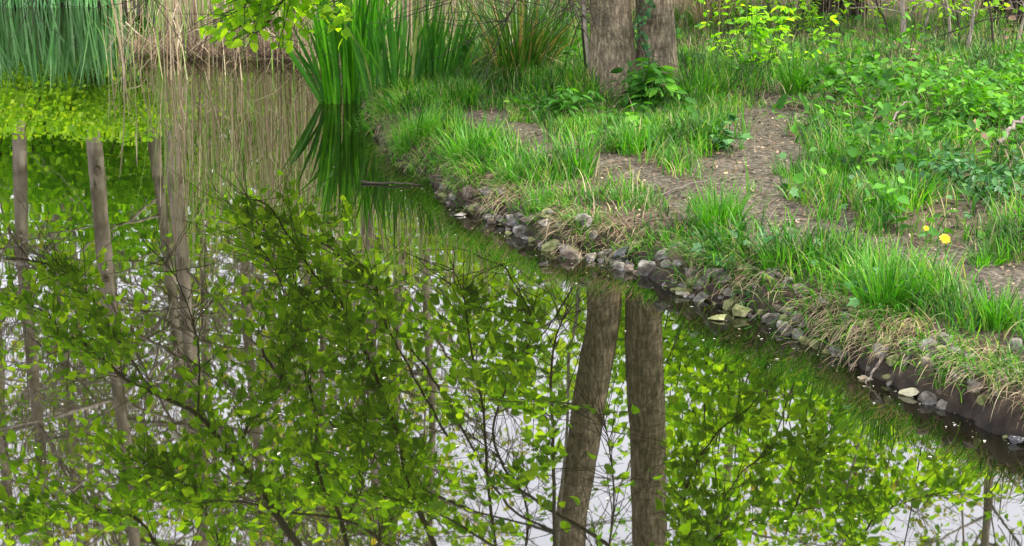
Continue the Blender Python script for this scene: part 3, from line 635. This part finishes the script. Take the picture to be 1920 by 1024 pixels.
# floating twig, sticks on the bank
def stick(name, pts, r, label, mat='wood', cat='twig'):
    mb = MB(); P_ = spline(pts, 14); P_ = P_ + rng.normal(0, r * .5, P_.shape); tube(mb, P_, np.linspace(r, r * .5, 14), 6); return tag(mb.build(name, M[mat]), label, cat)
stick('floating_twig', [on_z(678, 344) + A([0, 0, .005]), on_z(740, 347) + A([0, 0, .008]), on_z(788, 348) + A([0, 0, .006])], .006, 'dark twig floating on the water below the overhanging grass')
p = G(1620, 715)
stick('root', [G(1665, 672) + A([0, 0, .03]), G(1640, 695) + A([0, -.03, .02]), on_z(1622, 720)], .006, 'grey root reaching down into the water under the straw', 'old_stick', 'root')
stick('fallen_stick', [G(1240, 372) + A([0, 0, .015]), G(1300, 352) + A([0, 0, .02]), G(1340, 345) + A([0, 0, .015])], .004, 'thin pale stick lying on the path where the paths meet', 'old_stick')
stick('fallen_stick', [G(1665, 275) + A([0, 0, .1]), G(1690, 250) + A([0, 0, .14]), G(1705, 242) + A([0, 0, .13])], .006, 'pale curved stick poking out of the leafy cover', 'old_stick')
stick('fallen_stick', [G(1870, 300) + A([0, 0, .08]), G(1905, 280) + A([0, 0, .12]), G(1950, 262) + A([0, 0, .15])], .012, 'thick pale stick in the brambles at the right edge', 'old_stick')

# petals and specks drifting on the water
n = 900; x = U(-3.6, 2.2, n); y = 3.4 + 12 * rng.random(n) ** 1.6; d = sdist(x, y)
k = (d < -.01) & inview(x, y, 1.05, 15.5) & (rng.random(n) < np.where(d > -.35, 1, .38)); x, y = x[k], y[k]; n = len(x)
m_ = 130; t = rng.random(m_); kk = rng.integers(12, 30, m_); W_ = A(WL); q = W_[kk] * (1 - t)[:, None] + W_[np.minimum(kk + 1, 31)] * t[:, None]
pp = A([on_z(a, b)[:2] for a, b in q + np.stack([rng.normal(-10, 22, m_), np.abs(rng.normal(10, 16, m_))], -1)])
dd = sdist(pp[:, 0], pp[:, 1]); pp = pp[dd < -.005]
x = np.concatenate([x, pp[:, 0]]); y = np.concatenate([y, pp[:, 1]]); n = len(x)
mb = MB(); a = U(0, 6.28, n)
R = frames(np.stack([np.cos(a), np.sin(a), np.zeros(n)], -1), A([0, 0, 1.]) + rng.normal(0, .05, (n, 3)))
inst(mb, OVAL, np.stack([x, y, np.full(n, .0025)], -1), R, U(.003, .013, n) * rng.choice([.6, 1, 1.4], n)); tag(mb.build('floating_petals', M['petal']), 'scattered white petals drifting on the water', kind='stuff')

# ------------------------------------------------------------------ leafy plants
def herb(name, px, py, hm, n_st, nl, size, label, mat, T=OVAL, cat='plant', spread=.15, droop=.15):
    b = G(px, py); e = empty(name, b); tag(e, label, cat); ms = MB(); ml = MB()
    for i in range(n_st):
        a = U(0, 6.28); q = U(0, spread) ; p0 = GZ(A([b[0] + math.cos(a) * q * .5]), A([b[1] + math.sin(a) * q * .5]))[0]
        top = p0 + A([math.cos(a) * q, math.sin(a) * q, hm * U(.6, 1.1)])
        P_ = spline([p0, (p0 + top) / 2 + rng.normal(0, .01, 3), top], 9); tube(ms, P_, np.linspace(.003, .0015, 9), 4, cap=False)
        t = rng.random(nl) ** .6; pos = P_[np.minimum((t * 8).astype(int), 8)]
        az = U(0, 6.28, nl); ax = np.stack([np.cos(az), np.sin(az), -np.abs(rng.normal(droop, .3, nl))], -1)
        sc = size * U(.6, 1.15, nl); pos = pos + ax * (sc * .35)[:, None]
        inst(ml, T, pos, frames(ax, A([0, 0, 1.]) + rng.normal(0, .35, (nl, 3))), sc)
    ms.build('stems', M['wood'] if cat in ('shrub', 'sapling') else M['herb'], e); ml.build('leaves', mat, e); return e
herb('nettle', 1050, 225, .2, 16, 10, .07, 'broad-leaved green herb left of the forked trunk foot', M['herb'])
herb('nettle', 1205, 205, .26, 18, 11, .085, 'large-leaved herb growing against the front of the forked trunk', M['herb'])
herb('nettle', 1160, 235, .15, 7, 8, .07, 'low leafy herb in front of the left trunk foot', M['herb'])
herb('ivy_plant', 1340, 270, .12, 8, 9, .06, 'dark ivy patch beside the side path right of the tree', M['ivy'], IVY)
herb('leafy_sprig', 1120, 150, .3, 3, 8, .06, 'pale leafy sprig growing up beside the left trunk', M['herb'])
herb('bramble', 1420, 140, .5, 16, 26, .06, 'dense leafy green bush behind the head of the side path', M['shrub_leaf'], cat='bush', spread=.35)
herb('bramble', 1365, 60, .5, 10, 22, .055, 'airy green bush behind the forked tree, on its right', M['shrub_leaf'], cat='bush', spread=.3)
herb('bramble', 1530, 70, .55, 12, 22, .06, 'bright green bush between the dense bush and the bare saplings', M['shrub_leaf'], cat='bush', spread=.35)
herb('bramble', 1600, 270, .14, 14, 12, .06, 'spreading ground elder patch at the right of the side path', M['herb'], spread=.35)
herb('bramble', 1700, 250, .15, 16, 12, .06, 'pale ground elder patch in the middle of the right slope', M['herb'], spread=.4)
herb('bramble', 1830, 240, .15, 16, 12, .055, 'ground elder patch under the bright maple leaves', M['herb'], spread=.4)
herb('bramble', 1840, 360, .16, 16, 14, .05, 'dark trailing bramble patch above the short grass cushion', M['ivy'], spread=.35)
herb('bramble', 1060, 60, .45, 9, 16, .05, 'light green bush close behind the left side of the forked tree', M['shrub_leaf'], cat='bush', spread=.25)
herb('bramble', 1790, 60, .4, 9, 12, .06, 'low bush at the foot of the bare saplings', M['shrub_leaf'], cat='bush', spread=.3)
herb('dock', 1488, 200, .2, 1, 4, .18, 'single broad dock leaf standing above the grass by the side path', M['herb'], droop=-1.5, spread=.03)
e = herb('maple_seedling', 1885, 165, .13, 5, 6, .09, 'spray of bright lime maple leaves at the right edge', M['maple'], MAPLE, 'sapling', .16)
herb('copper_sapling', 1895, 130, .42, 4, 5, .045, 'thin sapling with round coppery leaves at the top right', M['dead'], HEARTQ, 'sapling', .2)
herb('copper_sapling', 1690, 150, .3, 3, 4, .06, 'thin sapling with a few dull brown leaves on the right slope', M['dead'], HEARTQ, 'sapling', .15)

x, y, d = scatter(1100, .9, 4.4, 8.5, 13, lambda x, y, d: inview(x, y) * (pathness(x, y) > 1.3) * clump(x, y, 1.9, 95)); n = len(x); mb = MB()
p0 = GZ(x, y); p1 = p0 + np.stack([rng.normal(0, .12, n), rng.normal(0, .12, n), U(.12, .5, n)], -1); sticks(mb, p0, p1, .002, .001, bow=.12)
tag(mb.build('dry_stalks', M['wood']), kind='stuff')
# ------------------------------------------------------------------ the forked tree with low drooping branches
TR = TB.copy(); TD = TR[1]
tree = empty('forked_tree', TR); tag(tree, 'forked grey-brown tree with two trunks on the bank, low leafy branches reaching over the pond', 'tree')
def stempath(px_list, D0, D1, top):
    P_ = []
    for i, (x, y, kind) in enumerate(px_list):
        D = D0 + (D1 - D0) * i / (len(px_list) - 1); P_.append(at_depth(x, y, D) if kind == 'd' else mirrored(x, y, D))
    d = norm(P_[-1] - P_[-3]); q = P_[-1]
    for k in range(top): q = q + d * .9 + rng.normal(0, .05, 3) * A([1, 1, 0]); P_.append(q)
    return A(P_)
s1 = stempath([(1150, 185, 'd'), (1147, 60, 'd'), (1142, -60, 'd'), (1131, 600, 'm'), (1113, 705, 'm'), (1097, 807, 'm'), (1081, 909, 'm'), (1068, 1011, 'm')], TD, TD + .1, 7)
s2 = stempath([(1228, 165, 'd'), (1231, 60, 'd'), (1222, -50, 'd'), (1207, 600, 'm'), (1210, 705, 'm'), (1214, 807, 'm'), (1216, 909, 'm'), (1217, 1011, 'm')], TD + .05, TD + .1, 7)
sc_ = TD / FPX
def bark_disp(V, a):
    return .010 * fbm(V * A([7, 7, 2.5]), 81) + .004 * fbm(V * A([40, 40, 6]), 82, 3)
for S_, wpx, flare in ((s1, [92, 78, 70, 69, 66, 66, 66, 66], .5), (s2, [82, 68, 68, 74, 76, 73, 72, 72], .45)):
    P_ = spline(S_, 150); zz = np.linspace(0, 1, 150); base_i = np.linspace(0, len(S_) - 1, 150)
    rr = np.interp(base_i, np.arange(len(S_)), list(A(wpx) * sc_ * .5) + list(np.linspace(.095, .03, len(S_) - 8)))
    h = P_[:, 2] - TR[2]; rr = rr * (1 + flare * np.exp(-np.clip(h, 0, 9) / .06) + .1 * np.exp(-np.clip(h, 0, 9) / .2)); P_[0, 2] -= .08; P_[0] = P_[0]
    def dsp(V, a, rr=rr, h=h):
        lob = .22 * np.exp(-np.clip(h, 0, 9) / .10)[:, None] * np.cos(5 * a + 1.0)[None] * rr[:, None]
        return bark_disp(V, a) + lob
    mb = MB(); tube(mb, P_, rr, 56, disp=dsp); mb.build('trunk', M['bark'], tree)
# branches traced where the pond mirrors them (photo pixels of the mirror image, distance from the camera)
BR = [
 ([(562,1024),(521,959),(485,913),(439,854),(371,782),(290,737),(236,700),(159,655),(122,628),(82,598),(20,560)], 8.6, 9.1, .018),
 ([(371,782),(374,696),(369,642),(360,605),(344,560),(325,510),(290,470)], 8.8, 9.0, .009),
 ([(439,854),(462,805),(498,755),(525,719),(535,651),(539,583),(520,510),(470,440)], 8.7, 9.2, .010),
 ([(648,1010),(630,950),(600,877),(593,795),(587,732),(573,664),(562,596),(545,500),(500,430),(450,395)], 8.7, 9.4, .012),
 ([(650,990),(666,922),(680,850),(686,777),(680,710),(657,650),(607,592),(560,540)], 8.6, 9.0, .009),
 ([(815,1024),(766,909),(748,832),(730,764),(707,696),(671,628),(634,560),(590,510),(540,440),(500,385),(440,370)], 8.5, 9.5, .015),
 ([(840,820),(800,746),(761,682),(725,605),(707,560),(700,520),(660,470)], 8.5, 9.1, .010),
 ([(930,1030),(915,900),(905,760),(880,640),(870,560),(850,500)], 8.4, 8.8, .010),
 ([(1020,950),(960,900),(925,800),(960,700),(1000,610),(960,520),(940,490)], 8.3, 8.6, .009),
 ([(1040,960),(1037,820),(1033,700),(1050,620),(1090,560)], 8.1, 8.1, .011),
 ([(1300,1060),(1291,976),(1289,925),(1335,827),(1400,760),(1470,700)], 8.3, 8.9, .010),
 ([(1250,1080),(1330,1010),(1430,970),(1550,940),(1700,930)], 8.4, 8.8, .008),
 ([(1490,950),(1520,870),(1560,810),(1590,760)], 8.5, 8.8, .007),
 ([(300,1030),(240,980),(150,950),(60,975),(0,990)], 8.0, 8.2, .010),
 ([(520,960),(440,940),(360,950),(290,930),(250,900)], 8.6, 8.7, .008),
 ([(290,737),(230,640),(170,560),(110,500),(30,480)], 8.9, 9.2, .008),
 ([(900,1010),(820,960),(740,930),(650,930)], 8.3, 8.2, .008),
]
BR += [
 ([(700,1060),(720,980),(760,900),(790,860)], 8.4, 8.6, .008), ([(420,1060),(400,980),(330,900),(260,860)], 8.6, 8.8, .008),
 ([(1130,1080),(1150,960),(1145,860),(1120,780),(1000,740)], 7.7, 7.6, .008), ([(980,1060),(990,960),(940,860),(850,800)], 8.3, 8.5, .008),
 ([(1340,1080),(1330,1000),(1370,900),(1440,850)], 8.5, 8.6, .008), ([(1600,1060),(1640,980),(1720,930),(1800,920)], 8.3, 8.5, .008),
 ([(560,1080),(530,1010),(580,930),(600,900)], 8.9, 9.2, .007)]
wood = MB(); crown = MB(); pw_list = []
allP = []; NB = len(BR)
for pl, D0, D1, r in BR:
    P_ = A([mirrored(x, y, D0 + (D1 - D0) * i / (len(pl) - 1)) for i, (x, y) in enumerate(pl)])
    P_[1:] += rng.normal(0, .05, (len(P_) - 1, 3)) * A([0, 1, 0])
    S_ = spline(P_, len(pl) * 6); allP.append((S_, r))
# direct view branch at the top left, hanging lowest over the water
top_tip = spline([at_depth(700, -150, 9.3), at_depth(610, -45, 9.5), at_depth(500, 5, 9.55), at_depth(430, 28, 9.57), at_depth(385, 72, 9.6)], 26); allP.append((top_tip, .007))
allP.append((spline([at_depth(560, -70, 9.4), at_depth(600, -10, 9.5), at_depth(640, 45, 9.55)], 14), .005))
allP.append((spline([at_depth(520, -60, 9.45), at_depth(545, 10, 9.5), at_depth(590, 60, 9.55)], 14), .005))
stem_at = lambda z: s1[np.argmin(np.abs(s1[:, 2] - z))]
for bi, (S_, r) in enumerate(allP):
    if bi in (1, 2, 4, 6, 15, 12, 19, 23): ext = S_
    else:
        st = S_[0]; hub = stem_at(st[2] + 1.6) if st[0] < 1.3 else s2[np.argmin(np.abs(s2[:, 2] - st[2] - 1.2))]
        d0 = norm(S_[0] - S_[1]); ctrl = st + d0 * .6
        ext = np.vstack([spline([hub, (hub + ctrl) / 2 + A([0, 0, .25]), ctrl, st], 16)[:-1], S_])
    tube(wood, ext, np.linspace(r * (1.4 if ext is not S_ else .8), r * .22, len(ext)), 7)
wood.build('branches', M['wood'], tree)
twigs0, twigs1 = [], []
for bi, (S_, r) in enumerate(allP):
    L_ = np.linalg.norm(np.diff(S_, axis=0), axis=1).sum(); n = int(L_ / (.028 if bi in (3, 5, 4, 6) else .0195))
    if bi >= NB: n = int(n * .27)
    ii = rng.integers(0, len(S_) - 1, n); p0 = S_[ii] + (S_[ii + 1] - S_[ii]) * rng.random(n)[:, None]; tg = norm(S_[ii + 1] - S_[ii])
    dv = norm(rng.normal(0, 1, (n, 3)) * A([1, 1, .55]) + tg * .7 + A([-.15, 0, -.12])); ln = U(.12, .62, n) * (.6 if bi >= NB else 1)
    p1 = p0 + dv * ln[:, None]; twigs0.append(p0); twigs1.append(p1)
    for j in range(n):
        k = max(2, int(ln[j] / .042)); t = (np.arange(k) + .6) / k; pos = p0[j] + (p1[j] - p0[j]) * t[:, None]
        pos[:, 2] -= (t * ln[j]) ** 2 * .3
        sidev = norm(np.cross(dv[j], A([0, 0, 1.]))) * np.where(np.arange(k) % 2, 1, -1)[:, None]
        ax = norm(sidev + dv[j] * .7 + rng.normal(0, .35, (k, 3)) + A([0, 0, -.35])); sc2 = U(.036, .074, k)
        nn = A([0, -.25, 1.]) + rng.normal(0, .55, (k, 3))
        pos = pos + ax * .018
        dpy = 512 - FPX * np.tan(np.arctan2(pos[:, 2] - H, pos[:, 1]) + PITCH); dpx = 960 + pos[:, 0] / pos[:, 1] * FPX
        rpy = 512 + FPX * np.tan(PITCH - np.arctan2(pos[:, 2] + H, pos[:, 1]) * -1 - 2 * PITCH) if False else 512 + FPX * np.tan(np.arctan2(pos[:, 2] + H, pos[:, 1]) - PITCH)
        gap = vnoise(pos * A([2.6, 2.0, 2.6]), 19) + .6 * vnoise(pos * 6, 20)
        edge = np.interp(dpx, [0, 200, 330, 400, 640, 700, 820, 950, 1100], [520, 430, 400, 320, 320, 430, 470, 500, 560])
        if bi in (1, 2, 9, 17): gap = gap - .12
        tl = np.interp(rpy, [560, 1011], [1090, 1028]); clear = (dpx > tl) & (dpx < 1262) & (pos[:, 1] < TD + .15) & (rng.random(len(pos)) > .08)
        far = (gap > -.26) & ~clear & ((rpy > edge) | (bi >= NB))
        ok = (dpy < -25) & far | far & ((dpx > 372) & (dpx < 652) & (dpy < 92 - np.abs(dpx - 520) * .12))
        fr_ = frames(ax, nn); o1 = ok & (np.arange(k) % 2 == 0); o2 = ok & (np.arange(k) % 2 == 1)
        inst(crown, HEART, pos[o1], fr_[o1], sc2[o1]); inst(crown, HEART2, pos[o2], fr_[o2], sc2[o2])
a0 = np.concatenate(twigs0); a1 = np.concatenate(twigs1)
tw = MB(); sticks(tw, a0, a1, .003, .0013, bow=.08); tw.build('twigs', M['wood'], tree)
# the higher crown, out of the frame but above the scene
n = 3600; c = A([.6, 9.2, 6.9]); q = norm(rng.normal(0, 1, (n, 3))) * (rng.random(n) ** .4)[:, None] * A([2.6, 2.4, 1.9]) + c
k = clump(q[:, 0] * 1.3, q[:, 1] * 1.3 + q[:, 2] * 2, 1, 91) > .5; q = q[k]; n = len(q)
inst(crown, HEARTQ, q, leafrot(n, .6), U(.07, .11, n))
hp = c + norm(rng.normal(0, 1, (60, 3))) * A([2.2, 2.1, 1.6]); hs = A([s1[-1 - i % 5] if i % 2 else s2[-1 - i % 5] for i in range(60)])
tw = MB(); sticks(tw, hs, hp, .016, .004, bow=.06); tw.build('upper_branches', M['wood'], tree)
cr = crown.build('crown', M['linden'], tree); print('crown verts', len(cr.data.vertices))

# ivy climbing the fork
mb = MB(); n = 70; t = rng.random(n); px = 1212 + 10 * np.sin(t * 7) + rng.normal(0, 7, n); py = 150 - 150 * t
pos = A([at_depth(a, b, TD - .135) for a, b in zip(px, py)])
inst(mb, IVY, pos, frames(rng.normal(0, 1, (n, 3)) * A([1, .2, .8]) + A([0, 0, -.6]), A([0, -1, .2]) + rng.normal(0, .3, (n, 3))), U(.015, .032, n))
for off in (-8, 0, 9): tube(mb, spline([at_depth(1205 + off, 172, TD - .12), at_depth(1212 + off * .6, 110, TD - .125), at_depth(1196 + off, 60, TD - .12), at_depth(1204, -10, TD - .1)], 14), .004, 5, mat=1)
tag(mb.build('climbing_ivy', [M['ivy'], M['wood']]), 'small-leaved ivy climbing in the cleft between the two trunks', 'ivy')
# thin stem beside the trunk, seen directly and in the water
def thin_tree(pts, r, label, name='thin_stem', mat='grey_twig', leaves=0):
    b = A(pts[0]); e = empty(name, b); tag(e, label, 'sapling'); mb = MB(); P_ = spline(pts, 30); tube(mb, P_, np.linspace(r, r * .55, 30), 7); mb.build('trunk', M[mat], e)
    n = 26; i = rng.integers(8, 29, n); p0 = P_[i].copy(); p1 = p0 + norm(rng.normal(0, 1, (n, 3)) * A([1, 1, .3]) + A([0, 0, .6])) * U(.15, .5, n)[:, None]
    mb = MB(); sticks(mb, p0, p1, .003, .001, bow=.1); mb.build('branches', M[mat], e)
    if leaves:
        k = rng.integers(0, n, leaves); t = rng.random(leaves)[:, None]; mb = MB(); inst(mb, HEARTQ, p0[k] * (1 - t) + p1[k] * t, leafrot(leaves, .6), U(.03, .06, leaves)); mb.build('leaves', M['shrub_leaf'], e)
b = G(1112, 172)
thin_tree([b, at_depth(1098, 60, b[1]), at_depth(1093, -40, b[1]), mirrored(1080, 600, b[1]), mirrored(1066, 669, b[1]), mirrored(1064, 786, b[1]), mirrored(1050, 1000, b[1]), mirrored(1040, 1200, b[1])], .013, 'slim grey stem rising just left of the forked trunk')
b = G(1102, 168)
thin_tree([b, at_depth(1092, 60, b[1]), at_depth(1086, -60, b[1]), mirrored(1010, 640, b[1] + .1)], .008, 'thinnest dark stem leaning left beside the slim grey stem', mat='wood')
SAP = [(1690, 95, 1694, -20, .018, 'two-tone grey sapling, thickest of those standing at the top right'), (1672, 92, 1640, -20, .009, 'thin dark sapling leaning left of the thickest grey sapling'),
       (1728, 70, 1748, -20, .010, 'thin sapling forking right of the thickest grey sapling'), (1782, 85, 1770, -30, .012, 'straight sapling between the forking one and the right-hand cluster'),
       (1812, 105, 1830, -30, .013, 'leaning sapling in the right-hand cluster, crossed by a bent twig'), (1862, 100, 1850, -30, .008, 'thin dark sapling behind the coppery leaves'),
       (1800, 90, 1786, -30, .009, 'slender sapling beside the leaning one'), (1905, 90, 1930, -30, .010, 'sapling at the right edge of the frame')]
for x0, y0, x1, y1, r, lab in SAP:
    b = G(x0, y0); t1 = at_depth(x1, y1, b[1]); d = t1 - b
    thin_tree([b, (b + t1) / 2 + A([.01, 0, 0]), t1, t1 + d * 1.6 + A([U(-.1, .1), 0, .4]), t1 + d * 3 + A([U(-.2, .2), 0, 1.2])], r, lab, 'sapling', 'grey_twig' if r > .009 else 'wood', 60)
stick('arching_twig', [at_depth(1735, 78, 10.5), at_depth(1800, 55, 10.4), at_depth(1860, 35, 10.3), at_depth(1960, 28, 10.3)], .006, 'long bent twig arching across the saplings at the top right')

# ------------------------------------------------------------------ trees and shrubs known from their mirror images
def far_tree(px, D, wpx, lean, hgt, label, leaves=900, leafm='far_leaf', nb=50, dens=1.0, lsize=(.06, .11), base_br=.22, group='trees beyond the pond', bark='far_bark', twn=7):
    x = (px - CX) * D / FPX; b = A([x, D, 0.]); b[2] = float(height(b[:1], b[1:2])[0]) - .1; e = empty('tree', b); tag(e, label, 'tree', group)
    r = wpx * D / FPX * .5
    pts = [b]; q = b.copy()
    for i in range(8): q = q + A([lean * hgt / 8 + rng.normal(0, .05), rng.normal(0, .07), hgt / 8]); pts.append(q.copy())
    P_ = spline(pts, 60); mb = MB(); tube(mb, P_, r * (1 - .72 * np.linspace(0, 1, 60)) * (1 + .35 * np.exp(-np.linspace(0, 1, 60) * 40)), 14, disp=lambda V, a: r * .16 * fbm(V * 3, 5)); mb.build('trunk', M[bark], e)
    i = rng.integers(int(60 * base_br), 60, nb); p0 = P_[i]; t = i / 60
    a = U(0, 6.28, nb); ln = hgt * .34 * (1.15 - t) * U(.5, 1.1, nb)
    dv = norm(np.stack([np.cos(a), np.sin(a), U(-.1, .9, nb)], -1)); p1 = p0 + dv * ln[:, None]
    mb = MB(); sticks(mb, p0, p1, r * .24, r * .07, bow=.08)
    m = nb * twn; k = rng.integers(0, nb, m); u = U(.25, 1, m)[:, None]; q0 = p0[k] * (1 - u) + p1[k] * u
    q1 = q0 + norm(dv[k] + rng.normal(0, .65, (m, 3))) * (ln[k] * U(.15, .45, m))[:, None]; sticks(mb, q0, q1, r * .07 + .002, .003, bow=.1)
    m2 = m * 2; k2 = rng.integers(0, m, m2); u = U(.3, 1, m2)[:, None]; w0 = q0[k2] * (1 - u) + q1[k2] * u; w1 = w0 + norm((q1 - q0)[k2] + rng.normal(0, .5, (m2, 3)) * .5) * U(.2, .7, m2)[:, None]
    sticks(mb, w0, w1, .005, .0025, bow=.1); mb.build('branches', M['grey_twig'], e)
    if px == 150:                     # dark scars of lost limbs, facing the water
        for hz, sx, kw, kh in ((1.78, .3, .035, .05), (2.13, .35, .05, .075), (2.62, -.1, .022, .12), (3.5, .3, .04, .05)):
            k = int(np.argmin(np.abs(P_[:, 2] - hz))); V = ICO2[0] * (1 + .45 * fbm(ICO2[0] * 1.7 + hz * 9, 55)[:, None]) * A([kw, .022, kh]) + P_[k] + A([sx * r, -r * .93, 0]); mk = MB(); mk.add(V, ICO2[1]); mk.build('knot', M['knot'], e)
    if leaves:
        leaves = int(leaves * 1.15); k = rng.integers(0, m2, leaves); u = rng.random(leaves)[:, None]; mb = MB(); inst(mb, HEARTQ, w0[k] * (1 - u) + w1[k] * u + rng.normal(0, .06, (leaves, 3)), leafrot(leaves, .8), U(*lsize, leaves)); mb.build('crown', M[leafm], e)
FT = [
 (30, 21, 30, .01, 15, 'rough grey tree mirrored at the left edge of the pond', 1800, 'far_leaf'),
 (95, 27, 24, -.01, 15, 'thin dark tree mirrored between the left-edge tree and the straight one', 1500, 'far_leaf'),
 (150, 19, 34, .012, 16, 'straight pale trunk with dark knots, clearest of the mirrored trees', 700, 'yellow_leaf'),
 (252, 22, 26, .05, 14, 'speckled trunk leaning right in the mirror image', 1400, 'far_leaf'),
 (290, 28, 20, .04, 15, 'slender speckled trunk mirrored just right of the leaning one', 1600, 'far_leaf'),
 (322, 20, 32, .004, 15, 'broad grey-brown trunk mirrored at the left of the reeds', 1500, 'far_leaf'),
 (372, 30, 22, .0, 16, 'thin far trunk mirrored among the reed reflections', 1800, 'yellow_leaf'),
 (430, 24, 24, .01, 15, 'brown trunk mirrored behind the reeds, left of centre', 1800, 'far_leaf'),
 (500, 33, 22, -.01, 17, 'thin distant trunk mirrored behind the middle of the reeds', 2200, 'yellow_leaf'),
 (600, 26, 18, .0, 15, 'slender trunk mirrored left of the iris reflection', 2200, 'far_leaf'),
 (672, 22, 30, .012, 16, 'pale trunk mirrored right of the iris reflection', 1500, 'far_leaf'),
 (740, 31, 28, -.02, 17, 'distant pale trunk mirrored through the linden leaves', 2200, 'yellow_leaf'),
 (800, 25, 22, .0, 15, 'greyish trunk mirrored left of the forked tree reflection', 2000, 'far_leaf'),
 (-90, 24, 30, .02, 15, 'tree standing just left of the frame beyond the pond', 1800, 'yellow_leaf'),
 (1400, 20, 30, .0, 13, 'leafy tree behind the bank, mirrored right of the forked tree', 3600, 'shrub_leaf'),
 (1650, 24, 26, .0, 13, 'leafy yellow-green tree behind the bank, mirrored at the lower right', 4200, 'yellow_leaf'),
 (1900, 22, 30, .0, 13, 'leafy tree behind the bank, mirrored at the lower right corner', 3400, 'far_leaf'),
]
FT += [(60, 32, 16, .03, 17, 'slim pale trunk far back between the two left-edge trees', 1400, 'yellow_leaf'), (200, 34, 18, -.02, 18, 'slim far trunk just right of the knotted one', 1400, 'yellow_leaf'),
 (118, 38, 20, .0, 19, 'farthest grey trunk just left of the knotted one', 1200, 'yellow_leaf'), (560, 36, 18, .02, 18, 'slim far trunk behind the right part of the reeds', 1600, 'yellow_leaf'),
 (-20, 30, 22, -.01, 17, 'grey trunk cut by the left edge of the pond reflection', 1500, 'far_leaf')]
for a in FT: far_tree(*a)
def shrub(px, D, wid, hgt, n, label, mat='shrub_leaf', size=(.07, .12), group='shrubs beyond the pond', z0=0.0, T=HEARTQ, dep=.8, lumps=9):
    x = (px - CX) * D / FPX; b = A([x, D, 0.]); b[2] = float(height(b[:1], b[1:2])[0]); e = empty('shrub', b); tag(e, label, 'shrub', group)
    cs = b + np.stack([U(-.5, .5, lumps) * wid, U(-.5, .5, lumps) * wid * dep, z0 + U(.18, .85, lumps) * (hgt - z0)], -1); rs = U(.22, .4, lumps) * min(wid, hgt)
    k = rng.integers(0, lumps, n); q = cs[k] + norm(rng.normal(0, 1, (n, 3))) * (rs[k] * rng.random(n) ** .35)[:, None] * A([1.1, .9, .8])
    q[:, 2] = np.maximum(q[:, 2], b[2] + .03); kk = vnoise(q * 2.6, 17) > -.25; q = q[kk]
    mb = MB(); inst(mb, T, q, leafrot(len(q), .6), U(*size, len(q))); mb.build('crown', M[mat], e)
    m = lumps * 5; k = rng.integers(0, lumps, m); mb = MB(); sticks(mb, b + rng.normal(0, .12, (m, 3)) * A([1, 1, 0]), cs[k] + rng.normal(0, .2, (m, 3)), .02, .006, bow=.06); mb.build('branches', M['wood'], e)
SHR = [
 (-40, 17.2, 2.2, 1.45, 6460, 'lime green shrub beyond the far irises at the left edge', 'far_leaf'),
 (90, 17.6, 2.3, 1.45, 6460, 'lime green shrub mirrored in front of the straight pale trunk', 'far_leaf'),
 (210, 17, 2.2, 1.45, 6460, 'lime green shrub mirrored between the pale and the leaning trunks', 'far_leaf'),
 (330, 18.5, 2.2, 1.45, 6080, 'yellow-green shrub mirrored left of the reeds', 'far_leaf'),
 (30, 23.5, 3.68, 4.6, 6840, 'tall mid green shrub behind the leftmost trees', 'shrub_leaf'),
 (200, 25, 3.91, 5, 6840, 'tall mid green shrub behind the leaning trunk', 'shrub_leaf'),
 (380, 24, 3.68, 4.5, 6460, 'tall green shrub behind the left of the reed bed', 'shrub_leaf'),
 (540, 25, 3.91, 4.2, 6460, 'pale green shrub behind the middle of the reed bed', 'far_leaf'),
 (700, 24, 3.68, 4.2, 6460, 'green shrub behind the right of the reed bed', 'shrub_leaf'),
 (860, 22, 3.68, 3.9, 5700, 'green shrub far behind the dark sedge', 'shrub_leaf'),
 (1020, 21, 3.68, 3.9, 5700, 'green shrub far behind the forked tree on its left', 'far_leaf'),
 (1230, 19, 3.2, 2.9, 5700, 'green shrub far behind the forked tree on its right', 'shrub_leaf'),
 (1440, 18, 3, 2.9, 5700, 'bright green shrub far behind the dense leafy bush', 'far_leaf'),
 (1680, 17, 3, 3.2, 5700, 'bright green shrub far behind the saplings', 'far_leaf'),
 (1920, 17, 3, 3.2, 5700, 'bright green shrub beyond the right edge of the bank', 'shrub_leaf'),
]
for a in SHR: shrub(*(a[:4] + (int(a[4] * (1.9 if a[1] < 19 else 1.5)),) + a[5:] + (((.03, .065) if a[1] < 19 else (.07, .12)),)))
# a hazel behind the saplings whose crown mirrors at the lower right
shrub(1560, 12.8, 2.6, 3.4, 5200, 'leafy hazel above the saplings, mirrored over the lower right of the pond', 'linden', (.05, .085), 'hazels on the bank', z0=1.75, lumps=12)
shrub(1900, 12.2, 2.4, 3.3, 4600, 'second leafy hazel above the right edge of the bank', 'linden', (.05, .085), 'hazels on the bank', z0=1.75, lumps=11)
shrub(1340, 13.4, 2.2, 3.4, 3600, 'leafy hazel behind the forked tree, its crown mirrored right of the trunks', 'linden', (.05, .085), 'hazels on the bank', z0=1.75, lumps=10)
# the far-off wood as one mass
n = 54000; a = U(-.62, .5, n); D = U(36, 58, n); x = D * np.tan(a * .9); top = 10.5 + 4.0 * vnoise(P3(x * .16, D * .1), 33) + 1.2 * vnoise(P3(x * .7, D * .3), 34)
z = U(0, 1, n) ** .95 * top; mb = MB(); inst(mb, HEARTQ, np.stack([x, D, z + .4], -1), leafrot(n, .8), U(.16, .4, n)); tag(mb.build('far_wood', M['far_leaf']), kind='stuff')
